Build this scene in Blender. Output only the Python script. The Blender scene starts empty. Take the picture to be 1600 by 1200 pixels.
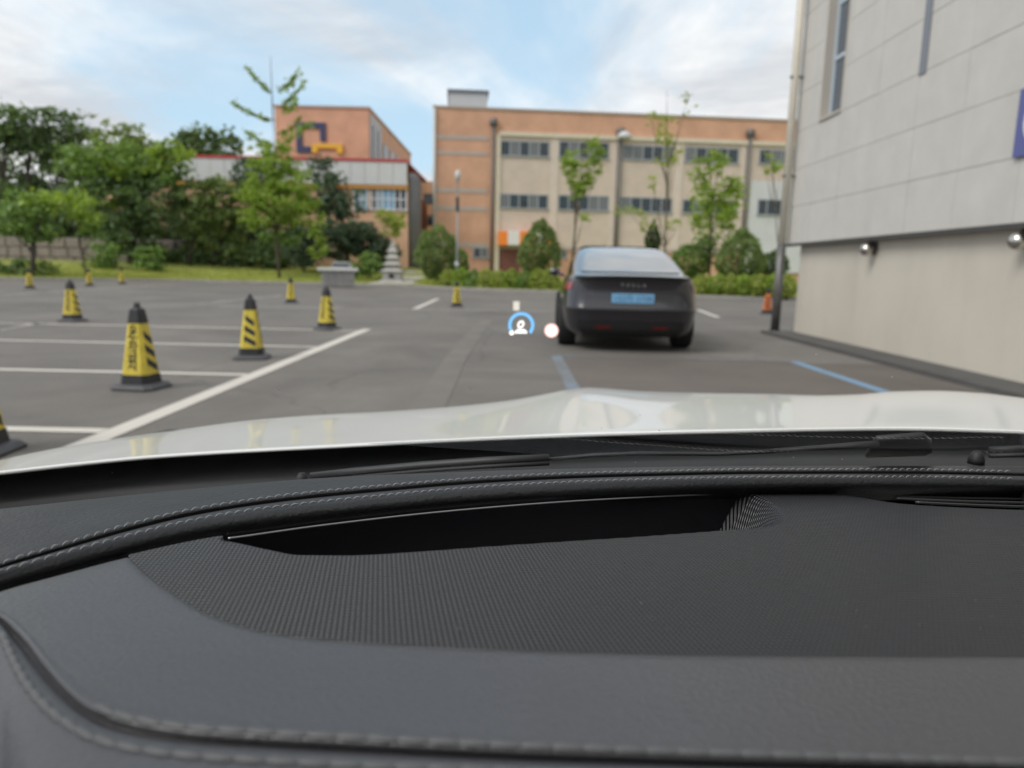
import bpy, bmesh, math, random
import numpy as np
from mathutils import Vector, Matrix
random.seed(7); rng = np.random.default_rng(7)
S = bpy.context.scene
COL = S.collection

# ------------------------------------------------------------------ camera, sky, sun, exposure
FPX, CH = 1109.0, 1.05
PITCH, ROLL = math.radians(9.2), math.radians(1.25)
Fv = np.array([0, math.cos(PITCH), -math.sin(PITCH)])
U0 = np.array([0, math.sin(PITCH), math.cos(PITCH)]); R0 = np.array([1.0, 0, 0])
Rv = R0*math.cos(ROLL)+U0*math.sin(ROLL); Uv = U0*math.cos(ROLL)-R0*math.sin(ROLL)
Cv = np.array([0, 0, CH])
cd = bpy.data.cameras.new('camera'); cam = bpy.data.objects.new('camera', cd); COL.objects.link(cam)
cd.sensor_width = 36.0; cd.lens = 36.0*FPX/1600
cd.clip_start = 0.02; cd.clip_end = 3000
cd.dof.use_dof = True; cd.dof.focus_distance = 0.55; cd.dof.aperture_fstop = 6.8
m = Matrix.Identity(4)
for i in range(3):
    m[i][0] = Rv[i]; m[i][1] = Uv[i]; m[i][2] = -Fv[i]; m[i][3] = Cv[i]
cam.matrix_world = m
S.camera = cam
S.view_settings.view_transform = 'Standard'; S.view_settings.look = 'None'
S.view_settings.exposure = 0.42; S.view_settings.gamma = 1.0; S.view_settings.use_curve_mapping = False
S.cycles.use_denoising = True
try: S.cycles.denoiser = 'OPENIMAGEDENOISE'
except Exception: pass
S.cycles.max_bounces = 10; S.cycles.transparent_max_bounces = 24
S.cycles.sample_clamp_indirect = 6.0

SUN_EL, SUN_ROT = math.radians(46), math.radians(236)     # behind the camera and to its left
W = bpy.data.worlds.new('World'); S.world = W; W.use_nodes = True
nt = W.node_tree; nt.nodes.clear()
def wn(t, **k):
    n = nt.nodes.new(t)
    for a, b in k.items(): setattr(n, a, b)
    return n
sky = wn('ShaderNodeTexSky', sky_type='NISHITA', sun_disc=False, sun_elevation=SUN_EL, sun_rotation=SUN_ROT)
sky.air_density = 1.0; sky.dust_density = 1.2; sky.ozone_density = 1.2
tc = wn('ShaderNodeTexCoord'); sep = wn('ShaderNodeSeparateXYZ'); nt.links.new(tc.outputs['Generated'], sep.inputs[0])
def wmath(op, a, b=None):
    n = wn('ShaderNodeMath', operation=op)
    for i, v in enumerate((a, b)):
        if v is None: continue
        if isinstance(v, (int, float)): n.inputs[i].default_value = v
        else: nt.links.new(v, n.inputs[i])
    return n.outputs[0]
zc = wmath('ADD', wmath('MAXIMUM', sep.outputs[2], 0.0), 0.16)
cx = wmath('DIVIDE', sep.outputs[0], zc); cy = wmath('DIVIDE', sep.outputs[1], zc)
comb = wn('ShaderNodeCombineXYZ'); nt.links.new(cx, comb.inputs[0]); nt.links.new(cy, comb.inputs[1])
def wnoise(scale, detail, rough, loc, dist=0.0):
    mp = wn('ShaderNodeMapping'); nt.links.new(comb.outputs[0], mp.inputs[0]); mp.inputs['Location'].default_value = loc
    mp.inputs['Scale'].default_value = (1.0, 0.8, 1.0)
    n = wn('ShaderNodeTexNoise'); nt.links.new(mp.outputs[0], n.inputs[0])
    n.inputs['Scale'].default_value = scale; n.inputs['Detail'].default_value = detail
    n.inputs['Roughness'].default_value = rough; n.inputs['Distortion'].default_value = dist
    return n.outputs[0]
def wramp(src, lo, hi, c0=(0,0,0,1), c1=(1,1,1,1)):
    r = wn('ShaderNodeValToRGB'); nt.links.new(src, r.inputs[0])
    r.color_ramp.interpolation = 'EASE'
    r.color_ramp.elements[0].position = lo; r.color_ramp.elements[0].color = c0
    r.color_ramp.elements[1].position = hi; r.color_ramp.elements[1].color = c1
    return r.outputs[0]
cover = wramp(wnoise(0.55, 6, 0.58, (3.426, 9.472, 0), 0.6), 0.33, 0.54)
shade = wramp(wnoise(1.3, 7, 0.62, (11.0, 2.3, 0), 0.5), 0.34, 0.66, (4.9, 5.1, 5.4, 1), (8.3, 8.25, 8.1, 1))
pale = wn('ShaderNodeMixRGB', blend_type='MIX'); pale.inputs[0].default_value = 0.6          # thin high veil over the blue
nt.links.new(sky.outputs[0], pale.inputs[1]); pale.inputs[2].default_value = (5.0, 7.0, 8.4, 1)
mixc = wn('ShaderNodeMixRGB', blend_type='MIX'); nt.links.new(cover, mixc.inputs[0])
nt.links.new(pale.outputs[0], mixc.inputs[1]); nt.links.new(shade, mixc.inputs[2])
bg = wn('ShaderNodeBackground'); bg.inputs['Strength'].default_value = 0.1
nt.links.new(mixc.outputs[0], bg.inputs[0])
wo = wn('ShaderNodeOutputWorld'); nt.links.new(bg.outputs[0], wo.inputs[0])

sl = bpy.data.lights.new('sun', 'SUN'); sl.energy = 1.5; sl.angle = math.radians(28); sl.color = (1.0, 0.96, 0.90)
sun = bpy.data.objects.new('sun', sl); COL.objects.link(sun)
# Nishita: rotation measured so that the sun stands at (sin r, cos r) in plan
sd = Vector((math.sin(SUN_ROT)*math.cos(SUN_EL), math.cos(SUN_ROT)*math.cos(SUN_EL), math.sin(SUN_EL)))
sun.rotation_euler = sd.to_track_quat('Z', 'Y').to_euler()

# ------------------------------------------------------------------ survey helpers (photograph -> places in the world)
def ray(px, py): return Fv+(px-800)/FPX*Rv+(600-py)/FPX*Uv
def at_z(px, py, z=0.0):
    d = ray(px, py); return Cv+d*((z-CH)/d[2])
def at_y(px, py, y):
    d = ray(px, py); return Cv+d*(y/d[1])
def at_x(px, py, x):
    d = ray(px, py); return Cv+d*(x/d[0])
def at_plane(px, py, o, n):
    d = ray(px, py); return Cv+d*(np.dot(np.array(o)-Cv, n)/np.dot(d, n))

def pch(pts):
    """smooth monotone curve through (x, y) points, straight beyond its ends"""
    x = np.array([p[0] for p in pts], float); y = np.array([p[1] for p in pts], float)
    h = np.diff(x); dl = np.diff(y)/h; mm = np.zeros(len(x))
    mm[0], mm[-1] = dl[0], dl[-1]
    for i in range(1, len(x)-1):
        if dl[i-1]*dl[i] > 0:
            w1, w2 = 2*h[i]+h[i-1], h[i]+2*h[i-1]
            mm[i] = (w1+w2)/(w1/dl[i-1]+w2/dl[i])
    def f(q):
        q = np.asarray(q, float); i = np.clip(np.searchsorted(x, q)-1, 0, len(h)-1)
        t = (q-x[i])/h[i]; tt = np.clip(t, 0, 1)
        a = (2*tt**3-3*tt**2+1)*y[i]+(tt**3-2*tt**2+tt)*h[i]*mm[i]+(-2*tt**3+3*tt**2)*y[i+1]+(tt**3-tt**2)*h[i]*mm[i+1]
        a = np.where(q < x[0], y[0]+mm[0]*(q-x[0]), a)
        return np.where(q > x[-1], y[-1]+mm[-1]*(q-x[-1]), a)
    return f

# ------------------------------------------------------------------ materials
MATS = {}
def mat(name, color=(0.5,0.5,0.5), rough=0.6, metal=0.0, var=0.0, vscale=8.0, bump=0.0, bscale=60.0, coat=0.0, spec=0.5, emit=None, estr=1.0,
        island=0.0, trans=0.0, hue=None, detail=4.0):
    if name in MATS: return MATS[name]
    M = bpy.data.materials.new(name); M.use_nodes = True; T = M.node_tree
    b = T.nodes['Principled BSDF']
    b.inputs['Roughness'].default_value = rough; b.inputs['Metallic'].default_value = metal
    b.inputs['Base Color'].default_value = (*color, 1); b.inputs['Coat Weight'].default_value = coat
    b.inputs['Coat Roughness'].default_value = 0.03; b.inputs['Specular IOR Level'].default_value = spec
    t = T.nodes.new('ShaderNodeTexCoord')
    src = None
    if var > 0:
        n = T.nodes.new('ShaderNodeTexNoise'); n.inputs['Scale'].default_value = vscale; n.inputs['Detail'].default_value = detail
        n.inputs['Roughness'].default_value = 0.65
        T.links.new(t.outputs['Object'], n.inputs['Vector'])
        r = T.nodes.new('ShaderNodeMapRange'); r.inputs[1].default_value = 0.3; r.inputs[2].default_value = 0.7
        r.inputs[3].default_value = 1-var; r.inputs[4].default_value = 1+var
        T.links.new(n.outputs[0], r.inputs[0]); src = r.outputs[0]
    if island > 0:
        g = T.nodes.new('ShaderNodeNewGeometry')
        r = T.nodes.new('ShaderNodeMapRange'); r.inputs[3].default_value = 1-island; r.inputs[4].default_value = 1+island
        T.links.new(g.outputs['Random Per Island'], r.inputs[0])
        if src is not None:
            mu = T.nodes.new('ShaderNodeMath'); mu.operation = 'MULTIPLY'
            T.links.new(src, mu.inputs[0]); T.links.new(r.outputs[0], mu.inputs[1]); src = mu.outputs[0]
        else: src = r.outputs[0]
    if src is not None:
        mx = T.nodes.new('ShaderNodeVectorMath'); mx.operation = 'SCALE'
        mx.inputs[0].default_value = color; T.links.new(src, mx.inputs['Scale'])
        T.links.new(mx.outputs[0], b.inputs['Base Color'])
    if bump > 0:
        n2 = T.nodes.new('ShaderNodeTexNoise'); n2.inputs['Scale'].default_value = bscale; n2.inputs['Detail'].default_value = 5
        T.links.new(t.outputs['Object'], n2.inputs['Vector'])
        bp = T.nodes.new('ShaderNodeBump'); bp.inputs['Strength'].default_value = bump; bp.inputs['Distance'].default_value = 0.02
        T.links.new(n2.outputs[0], bp.inputs['Height']); T.links.new(bp.outputs[0], b.inputs['Normal'])
    if emit is not None:
        b.inputs['Emission Color'].default_value = (*emit, 1); b.inputs['Emission Strength'].default_value = estr
    if trans > 0:
        b.inputs['Transmission Weight'].default_value = 0.0
        tr = T.nodes.new('ShaderNodeBsdfTranslucent'); tr.inputs[0].default_value = (color[0]*1.6, color[1]*1.5, color[2]*0.8, 1)
        ms = T.nodes.new('ShaderNodeMixShader'); ms.inputs[0].default_value = trans
        out = T.nodes['Material Output']
        T.links.new(b.outputs[0], ms.inputs[1]); T.links.new(tr.outputs[0], ms.inputs[2]); T.links.new(ms.outputs[0], out.inputs[0])
    MATS[name] = M
    return M

def brick_mat(name, c1, c2, mortar, w=0.21, h=0.075, ms=0.012, var=0.12):
    if name in MATS: return MATS[name]
    M = mat(name, c1, 0.85, var=0.0); T = M.node_tree; b = T.nodes['Principled BSDF']
    t = T.nodes.new('ShaderNodeTexCoord'); s = T.nodes.new('ShaderNodeSeparateXYZ'); T.links.new(t.outputs['Object'], s.inputs[0])
    ad = T.nodes.new('ShaderNodeMath'); ad.operation = 'ADD'; T.links.new(s.outputs[0], ad.inputs[0]); T.links.new(s.outputs[1], ad.inputs[1])
    c = T.nodes.new('ShaderNodeCombineXYZ'); T.links.new(ad.outputs[0], c.inputs[0]); T.links.new(s.outputs[2], c.inputs[1])
    k = T.nodes.new('ShaderNodeTexBrick'); T.links.new(c.outputs[0], k.inputs['Vector'])
    k.inputs['Color1'].default_value = (*c1, 1); k.inputs['Color2'].default_value = (*c2, 1); k.inputs['Mortar'].default_value = (*mortar, 1)
    k.inputs['Scale'].default_value = 1.0; k.inputs['Brick Width'].default_value = w; k.inputs['Row Height'].default_value = h; k.inputs['Mortar Size'].default_value = ms
    n = T.nodes.new('ShaderNodeTexNoise'); n.inputs['Scale'].default_value = 0.7; n.inputs['Detail'].default_value = 6; T.links.new(t.outputs['Object'], n.inputs[0])
    r = T.nodes.new('ShaderNodeMapRange'); r.inputs[1].default_value = 0.3; r.inputs[2].default_value = 0.7; r.inputs[3].default_value = 1-var; r.inputs[4].default_value = 1+var
    T.links.new(n.outputs[0], r.inputs[0])
    v = T.nodes.new('ShaderNodeVectorMath'); v.operation = 'SCALE'; T.links.new(k.outputs[0], v.inputs[0]); T.links.new(r.outputs[0], v.inputs['Scale'])
    T.links.new(v.outputs[0], b.inputs['Base Color'])
    return M

# ------------------------------------------------------------------ mesh helpers
class MB:
    def __init__(s): s.v = []; s.f = []; s.m = []
    def add(s, vs, fs, mi=0):
        o = len(s.v); s.v += [tuple(map(float, p)) for p in vs]; s.f += [tuple(i+o for i in q) for q in fs]; s.m += [mi]*len(fs); return s
    def box(s, x0, x1, y0, y1, z0, z1, mi=0):
        return s.add([(x0,y0,z0),(x1,y0,z0),(x1,y1,z0),(x0,y1,z0),(x0,y0,z1),(x1,y0,z1),(x1,y1,z1),(x0,y1,z1)],
              [(0,3,2,1),(4,5,6,7),(0,1,5,4),(1,2,6,5),(2,3,7,6),(3,0,4,7)], mi)
    def tube(s, pts, rad, n=8, mi=0, flat=1.0, up=(0,0,1)):
        pts = [np.array(p, float) for p in pts]
        if not hasattr(rad, '__len__'): rad = [rad]*len(pts)
        vs, fs = [], []
        for i, p in enumerate(pts):
            t = pts[min(i+1, len(pts)-1)]-pts[max(i-1, 0)]; t = t/(np.linalg.norm(t)+1e-12)
            a = np.cross(t, up)
            if np.linalg.norm(a) < 1e-3: a = np.cross(t, (1,0,0))
            a = a/np.linalg.norm(a); b = np.cross(a, t)
            for k in range(n):
                an = 2*math.pi*k/n
                vs.append(p+rad[i]*(math.cos(an)*a+flat*math.sin(an)*b))
        for i in range(len(pts)-1):
            for k in range(n):
                k2 = (k+1) % n
                fs.append((i*n+k, i*n+k2, (i+1)*n+k2, (i+1)*n+k))
        fs.append(tuple(range(n-1, -1, -1))); fs.append(tuple((len(pts)-1)*n+k for k in range(n)))
        return s.add(vs, fs, mi)
    def rings(s, rings, mi=0, cap=True):
        """rings: list of (list of points) each the same length, closed loops"""
        n = len(rings[0]); vs = [p for r in rings for p in r]; fs = []
        for i in range(len(rings)-1):
            for k in range(n):
                k2 = (k+1) % n; fs.append((i*n+k, i*n+k2, (i+1)*n+k2, (i+1)*n+k))
        if cap: fs.append(tuple(range(n-1, -1, -1))); fs.append(tuple((len(rings)-1)*n+k for k in range(n)))
        return s.add(vs, fs, mi)
    def grid(s, P, mi=0):
        """P: rows x cols x 3"""
        P = np.asarray(P); r, c = P.shape[:2]
        fs = [(i*c+j, i*c+j+1, (i+1)*c+j+1, (i+1)*c+j) for i in range(r-1) for j in range(c-1)]
        return s.add(P.reshape(-1, 3), fs, mi)
    def mesh(s, name, mats, smooth=False):
        me = bpy.data.meshes.new(name); me.from_pydata(s.v, [], s.f)
        for q in (mats if isinstance(mats, (list, tuple)) else [mats]): me.materials.append(q)
        if any(s.m): me.polygons.foreach_set('material_index', s.m)
        if smooth: me.polygons.foreach_set('use_smooth', [True]*len(me.polygons))
        me.update(); return me
    def build(s, name, mats, parent=None, smooth=False):
        return link(name, s.mesh(name, mats, smooth), parent)

def link(name, me, parent=None, loc=None, rz=0.0):
    o = bpy.data.objects.new(name, me); COL.objects.link(o)
    if parent is not None: o.parent = parent
    if loc is not None: o.location = loc
    if rz: o.rotation_euler = (0, 0, rz)
    return o
def fix_normals(o):
    bm = bmesh.new(); bm.from_mesh(o.data); bmesh.ops.recalc_face_normals(bm, faces=bm.faces); bm.to_mesh(o.data); bm.free()
def tag(o, label=None, cat=None, group=None, kind=None):
    if label: o['label'] = label
    if cat: o['category'] = cat
    if group: o['group'] = group
    if kind: o['kind'] = kind
    return o
def thing(name, label, cat, loc=(0,0,0), rz=0.0, group=None):
    o = link(name, None, None, loc, rz); o.empty_display_size = 0.2
    return tag(o, label, cat, group)
def bevel(o, w, seg=2):
    md = o.modifiers.new('bevel', 'BEVEL'); md.width = w; md.segments = seg; md.limit_method = 'ANGLE'; md.angle_limit = math.radians(35)
    return o
def text(name, body, size, mt, parent, M4, align='CENTER', depth=0.0, bold=0.0):
    c = bpy.data.curves.new(name, 'FONT'); c.body = body; c.size = size; c.align_x = align; c.align_y = 'CENTER'; c.extrude = depth; c.offset = bold
    tmp = bpy.data.objects.new(name, c); COL.objects.link(tmp); bpy.context.view_layer.update()
    me = bpy.data.meshes.new_from_object(tmp.evaluated_get(bpy.context.evaluated_depsgraph_get())); bpy.data.objects.remove(tmp)
    me.materials.clear(); me.materials.append(mt); me.name = name
    o = link(name, me, parent); o.matrix_local = M4
    return o
def copy_tree(o, parent=None):
    c = o.copy(); COL.objects.link(c)
    if parent is not None: c.parent = parent
    for ch in [q for q in bpy.data.objects if q.parent == o]: copy_tree(ch, c)
    return c

# ------------------------------------------------------------------ ground, lawn, path, markings
asph = mat('asphalt', (0.150, 0.139, 0.126), 0.88, var=0.16, vscale=0.5, bump=0.35, bscale=55, detail=8)
T = asph.node_tree
b = T.nodes['Principled BSDF']; old = b.inputs['Base Color'].links[0].from_socket
n = T.nodes.new('ShaderNodeTexNoise'); n.inputs['Scale'].default_value = 90; n.inputs['Detail'].default_value = 2
tcn = T.nodes.new('ShaderNodeTexCoord'); T.links.new(tcn.outputs['Object'], n.inputs[0])
r = T.nodes.new('ShaderNodeMapRange'); r.inputs[1].default_value = 0.35; r.inputs[2].default_value = 0.65; r.inputs[3].default_value = 0.8; r.inputs[4].default_value = 1.2
T.links.new(n.outputs[0], r.inputs[0])
v = T.nodes.new('ShaderNodeVectorMath'); v.operation = 'SCALE'; T.links.new(old, v.inputs[0]); T.links.new(r.outputs[0], v.inputs['Scale'])
def tmath(op, a, c):
    q_ = T.nodes.new('ShaderNodeMath'); q_.operation = op
    for i, vv in enumerate((a, c)):
        if isinstance(vv, (int, float)): q_.inputs[i].default_value = vv
        else: T.links.new(vv, q_.inputs[i])
    return q_.outputs[0]
def mrange(src, a0, a1, b0, b1):
    q_ = T.nodes.new('ShaderNodeMapRange'); T.links.new(src, q_.inputs[0])
    for i, vv in enumerate((a0, a1, b0, b1)): q_.inputs[i+1].default_value = vv
    return q_.outputs[0]
wv = T.nodes.new('ShaderNodeTexNoise'); wv.inputs['Scale'].default_value = 1.2; wv.inputs['Detail'].default_value = 5; T.links.new(tcn.outputs['Object'], wv.inputs[0])
mp_ = T.nodes.new('ShaderNodeMixRGB'); mp_.blend_type = 'ADD'; mp_.inputs[0].default_value = 0.8; T.links.new(tcn.outputs['Object'], mp_.inputs[1]); T.links.new(wv.outputs[1], mp_.inputs[2])
vr = T.nodes.new('ShaderNodeTexVoronoi'); vr.feature = 'DISTANCE_TO_EDGE'; vr.inputs['Scale'].default_value = 0.22; T.links.new(mp_.outputs[0], vr.inputs[0])
st1 = T.nodes.new('ShaderNodeTexNoise'); st1.inputs['Scale'].default_value = 0.35; st1.inputs['Detail'].default_value = 9; st1.inputs['Roughness'].default_value = 0.7; st1.inputs['Distortion'].default_value = 1.0; T.links.new(tcn.outputs['Object'], st1.inputs[0])
crack = mrange(vr.outputs[0], 0.0, 0.006, 0.76, 1.0); stain = mrange(st1.outputs[0], 0.36, 0.66, 0.80, 1.16)
v2 = T.nodes.new('ShaderNodeVectorMath'); v2.operation = 'SCALE'; T.links.new(v.outputs[0], v2.inputs[0]); T.links.new(tmath('MULTIPLY', crack, stain), v2.inputs['Scale'])
T.links.new(v2.outputs[0], b.inputs['Base Color'])
g = MB(); g.grid([[(x, y, 0) for x in (-1500, -60, -20, 0, 20, 60, 1500)] for y in (-400, -20, 0, 10, 20, 40, 80, 2000)])
tag(g.build('parking_lot', asph), 'grey asphalt parking lot', None, None, 'structure')

EDGE = [(-70, 30), (-40, 33), (-24, 35.2), (-17.5, 38.6), (-8.4, 38.3), (-5.2, 37.6), (-3.0, 35.2), (-0.7, 33.9), (9.5, 30.6), (22, 27.0), (60, 18)]
ex = np.array([p[0] for p in EDGE]); ey = np.array([p[1] for p in EDGE])
edge_y = lambda x: float(np.interp(x, ex, ey))
def lawn_z(x, y):
    d = max(0.0, y-edge_y(x)); k = min(1.0, max(0.0, (-x-3)/4.0))       # the bank rises on the left only
    rise = 0.035+0.055*k
    return 0.10+min(rise*d, 0.30+0.55*k)
lawn_m = mat('lawn_soil', (0.24, 0.265, 0.055), 0.95, var=0.35, vscale=0.6, bump=0.6, bscale=9, detail=8)
lg = []
for d in (0.16, 1, 2.5, 4, 6, 8, 10, 13, 18, 30, 60, 400):
    lg.append([(x, edge_y(x)+d, lawn_z(x, edge_y(x)+d)) for x in np.linspace(-70, 60, 131)])
q = MB(); q.grid(lg); tag(q.build('lawn', lawn_m, smooth=True), 'green lawn bank beyond the lot', None, None, 'structure')
kb = MB(); rows = [[], [], [], []]
for x in np.linspace(-70, 60, 131):
    y = edge_y(x)
    for k, (dy, z) in enumerate(((0, -0.02), (0, 0.11), (0.155, 0.12), (0.165, -0.02))): rows[k].append((x, y+dy, z))
kb.grid(rows); tag(kb.build('kerb', mat('concrete_kerb', (0.30, 0.285, 0.26), 0.85, var=0.15, vscale=3)), 'pale concrete kerb along the lawn', None, None, 'structure')
gs = MB(); gi = 0
gv, gf = [], []
for i in range(26000):
    x = rng.uniform(-34, 14); d = abs(rng.normal(0, 4.5))+0.2; y = edge_y(x)+d; z = lawn_z(x, y)
    if -7.6 < x < -5.4 and d < 9: continue
    a = rng.uniform(0, math.pi); w = 0.02; h = rng.uniform(0.05, 0.15); lx, ly = rng.normal(0, 0.04, 2)
    o = len(gv); gv += [(x-w*math.cos(a), y-w*math.sin(a), z), (x+w*math.cos(a), y+w*math.sin(a), z), (x+lx, y+ly, z+h)]; gf.append((o, o+1, o+2))
gs.add(gv, gf)
tag(gs.build('grass', mat('grass_blade', (0.32, 0.36, 0.07), 0.8, island=0.45, trans=0.25)), 'green and yellowish grass on the lawn bank', 'grass', None, 'stuff')

paving = mat('pale_paving', (0.42, 0.40, 0.37), 0.85, var=0.12, vscale=2)
ph = MB(); ph.grid([[(x0, y, lawn_z(x0, y)+0.012), (x1, y, lawn_z(x1, y)+0.012)] for (x0, x1, y) in
        ((-7.9, -5.0, 38.2), (-7.4, -5.6, 39.5), (-7.3, -5.7, 41), (-7.2, -4.9, 43), (-6.8, -3.6, 46), (-6.2, -3.0, 52), (-6, -2.6, 60))])
tag(ph.build('path', paving), 'pale paved path past the stone pagoda', None, None, 'structure')

def paint_mat(name, color, keep, vs=9.0):
    M = mat(name, color, 0.8, var=0.0); T = M.node_tree; b = T.nodes['Principled BSDF']
    t = T.nodes.new('ShaderNodeTexCoord'); n1 = T.nodes.new('ShaderNodeTexNoise'); n1.inputs['Scale'].default_value = vs; n1.inputs['Detail'].default_value = 9; n1.inputs['Roughness'].default_value = 0.75
    n2 = T.nodes.new('ShaderNodeTexNoise'); n2.inputs['Scale'].default_value = 0.9; n2.inputs['Detail'].default_value = 3
    T.links.new(t.outputs['Object'], n1.inputs[0]); T.links.new(t.outputs['Object'], n2.inputs[0])
    a = T.nodes.new('ShaderNodeMath'); a.operation = 'MULTIPLY_ADD'; T.links.new(n2.outputs[0], a.inputs[0]); a.inputs[1].default_value = 0.7; T.links.new(n1.outputs[0], a.inputs[2])
    r = T.nodes.new('ShaderNodeMapRange'); r.inputs[1].default_value = 0.85-keep*0.35; r.inputs[2].default_value = 1.05-keep*0.35; T.links.new(a.outputs[0], r.inputs[0])
    x = T.nodes.new('ShaderNodeMixRGB'); T.links.new(r.outputs[0], x.inputs[0]); x.inputs[1].default_value = (0.150, 0.139, 0.126, 1); x.inputs[2].default_value = (*color, 1)
    T.links.new(x.outputs[0], b.inputs['Base Color']); return M
white = paint_mat('road_paint_white', (0.56, 0.525, 0.475), 0.95)
whitef = paint_mat('road_paint_worn', (0.46, 0.44, 0.40), 0.35)
blue = paint_mat('road_paint_blue', (0.17, 0.29, 0.41), 0.75)
bluef = paint_mat('road_paint_blue_worn', (0.18, 0.24, 0.30), 0.15)
def stripe(p0, p1, w, mt, lab, z=0.004):
    p0 = np.array(p0, float); p1 = np.array(p1, float); t = (p1-p0)/np.linalg.norm(p1-p0); nrm = np.array([-t[1], t[0]])*w/2
    k = MB(); N = 8; L = []
    for i in range(N+1):
        c = p0+(p1-p0)*i/N; L.append([(*(c-nrm), z), (*(c+nrm), z)])
    k.grid(L); return tag(k.build('parking_line', mt), lab, None, None, 'structure')
LX = -2.45
stripe((LX, 3.0), (LX, 11.9), 0.15, white, 'long cream white line closing the bays by the cones')
for i, y in enumerate((1.93, 4.3, 6.67, 9.1, 11.55)):
    stripe((-7.6, y), (LX-0.08, y), 0.12, white, 'cream white bay line across the left bays', 0.0045)
stripe((-7.6, 11.55), (-9.5, 11.55), 0.12, whitef, 'worn line continuing the bay line')
a = at_z(0, 516)[:2]; b2 = at_z(62, 505)[:2]; stripe(a, b2, 0.12, whitef, 'short slanting worn line at the left edge')
stripe(at_z(310, 475)[:2], at_z(440, 462)[:2], 0.14, whitef, 'slanting worn line behind the striped cone')
stripe(at_z(648, 483)[:2], at_z(684, 467)[:2], 0.15, white, 'short white dash left of the far cone')
stripe(at_z(330, 478)[:2], at_z(868, 487)[:2], 0.12, whitef, 'faint long line across the lot')
stripe(at_z(0, 461)[:2], at_z(232, 447)[:2], 0.14, whitef, 'faint far line at the left')
stripe(at_z(1090, 484)[:2], at_z(1122, 496)[:2], 0.14, white, 'short white dash right of the black car')
stripe((0.54, 8.68), (0.57, 2.5), 0.13, bluef, 'worn blue line left of the bay ahead')
stripe((0.54, 8.7), (3.52, 8.66), 0.11, bluef, 'faint worn blue line across the bay ahead', 0.0045)
stripe((3.45, 8.6), (3.45, 2.5), 0.13, blue, 'blue line right of the bay ahead')
# lighter worn tyre track and gutter
tr = MB(); tr.grid([[(*at_z(px-w, py)[:2], 0.004), (*at_z(px+w, py)[:2], 0.004)] for px, py, w in ((760, 500, 9), (735, 530, 14), (712, 560, 17), (690, 600, 22), (660, 650, 30))])
tag(tr.build('road_patch', mat('worn_asphalt', (0.157, 0.145, 0.132), 0.9, var=0.12, vscale=1.5)), 'paler worn strip in the asphalt', None, None, 'structure')
gt = MB(); gt.box(4.5, 5.03, -8, 12.9, 0.0, 0.05)
tag(gt.build('gutter', mat('gutter_concrete', (0.085, 0.083, 0.08), 0.9, var=0.15, vscale=2)), 'dark gutter strip at the foot of the right wall', None, None, 'structure')
dk = MB(); dk.grid([[(0.62, y, 0.003), (4.48, y, 0.003)] for y in (1.5, 5, 8.55)])
tag(dk.build('road_surface', mat('newer_asphalt', (0.125, 0.109, 0.095), 0.85, var=0.15, vscale=0.8, bump=0.3, bscale=50)), 'browner newer asphalt in the blue bay', None, None, 'structure')

# distant hill
hb = []
for i, y in enumerate((150, 165, 185, 220)):
    hb.append([(x, y, 0.5+(18+6*math.sin(x*0.06)+3*math.sin(x*0.21+1))*math.sin(math.pi*min(1, i/2.2)/2)*math.exp(-((x+60)/42.0)**2)) for x in np.linspace(-230, 120, 90)])
hm = MB(); hm.grid(hb); tag(hm.build('hill', mat('wooded_hill', (0.035, 0.055, 0.022), 0.95, var=0.4, vscale=0.25, bump=0.9, bscale=1.2), smooth=True), 'wooded hill far behind the school', None, None, 'structure')

# ------------------------------------------------------------------ middle brick school building
brick_o = brick_mat('orange_brick', (0.62, 0.32, 0.195), (0.55, 0.27, 0.16), (0.56, 0.39, 0.29))
brick_p = brick_mat('pale_orange_brick', (0.66, 0.37, 0.22), (0.58, 0.32, 0.19), (0.58, 0.43, 0.33))
band_m = mat('grey_stone_band', (0.42, 0.36, 0.32), 0.8, var=0.08, vscale=2)
beige_m = mat('beige_panel', (0.57, 0.475, 0.40), 0.85, var=0.10, vscale=0.9, bump=0.1, bscale=6, detail=7)
cream_m = mat('cream_trim', (0.62, 0.56, 0.44), 0.7, var=0.06, vscale=2)
whitep_m = mat('white_cladding', (0.56, 0.57, 0.58), 0.6, var=0.06, vscale=1)
greyp_m = mat('grey_downpipe', (0.13, 0.12, 0.115), 0.5, var=0.1, vscale=3)
frame_m = mat('window_frame_grey', (0.33, 0.345, 0.36), 0.5)
pane_m = mat('window_glass_dark', (0.030, 0.038, 0.046), 0.08, spec=0.6, island=0)
pane2_m = mat('window_glass_blind', (0.15, 0.155, 0.16), 0.15, spec=0.5)
coping_m = mat('metal_coping', (0.40, 0.33, 0.28), 0.5)

FL = at_y(678, 168, 54.0); FR = at_y(1237, 190, 56.2)
yawM = math.atan2(FR[1]-FL[1], FR[0]-FL[0]); LM = math.hypot(FR[0]-FL[0], FR[1]-FL[1])
e = np.array([math.cos(yawM), math.sin(yawM), 0]); nM = np.array([-math.sin(yawM), math.cos(yawM), 0])
oM = np.array([FL[0], FL[1], 0.25])
def fm(px, py):
    p = at_plane(px, py, oM, nM); return float(np.dot(p-oM, e)), float(p[2]-oM[2])
bM = thing('school_building', 'long three storey school block with orange brick top and beige wall panels', 'building', oM, yawM)
HT = fm(678, 168)[1]; LB = LM+22
def rect(pxa, pya, pxb, pyb):
    u0, z1 = fm(pxa, pya); u1, z0 = fm(pxb, pyb); return u0, u1, z0, z1
uS = fm(770, 250)[0]
w = MB(); w.box(0, LB, 0, 14, -0.5, HT); w.build('wall', brick_o, bM)
c = MB(); c.box(-0.08, LB+0.05, -0.08, 14.08, HT, HT+0.16); c.build('coping', coping_m, bM)
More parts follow.
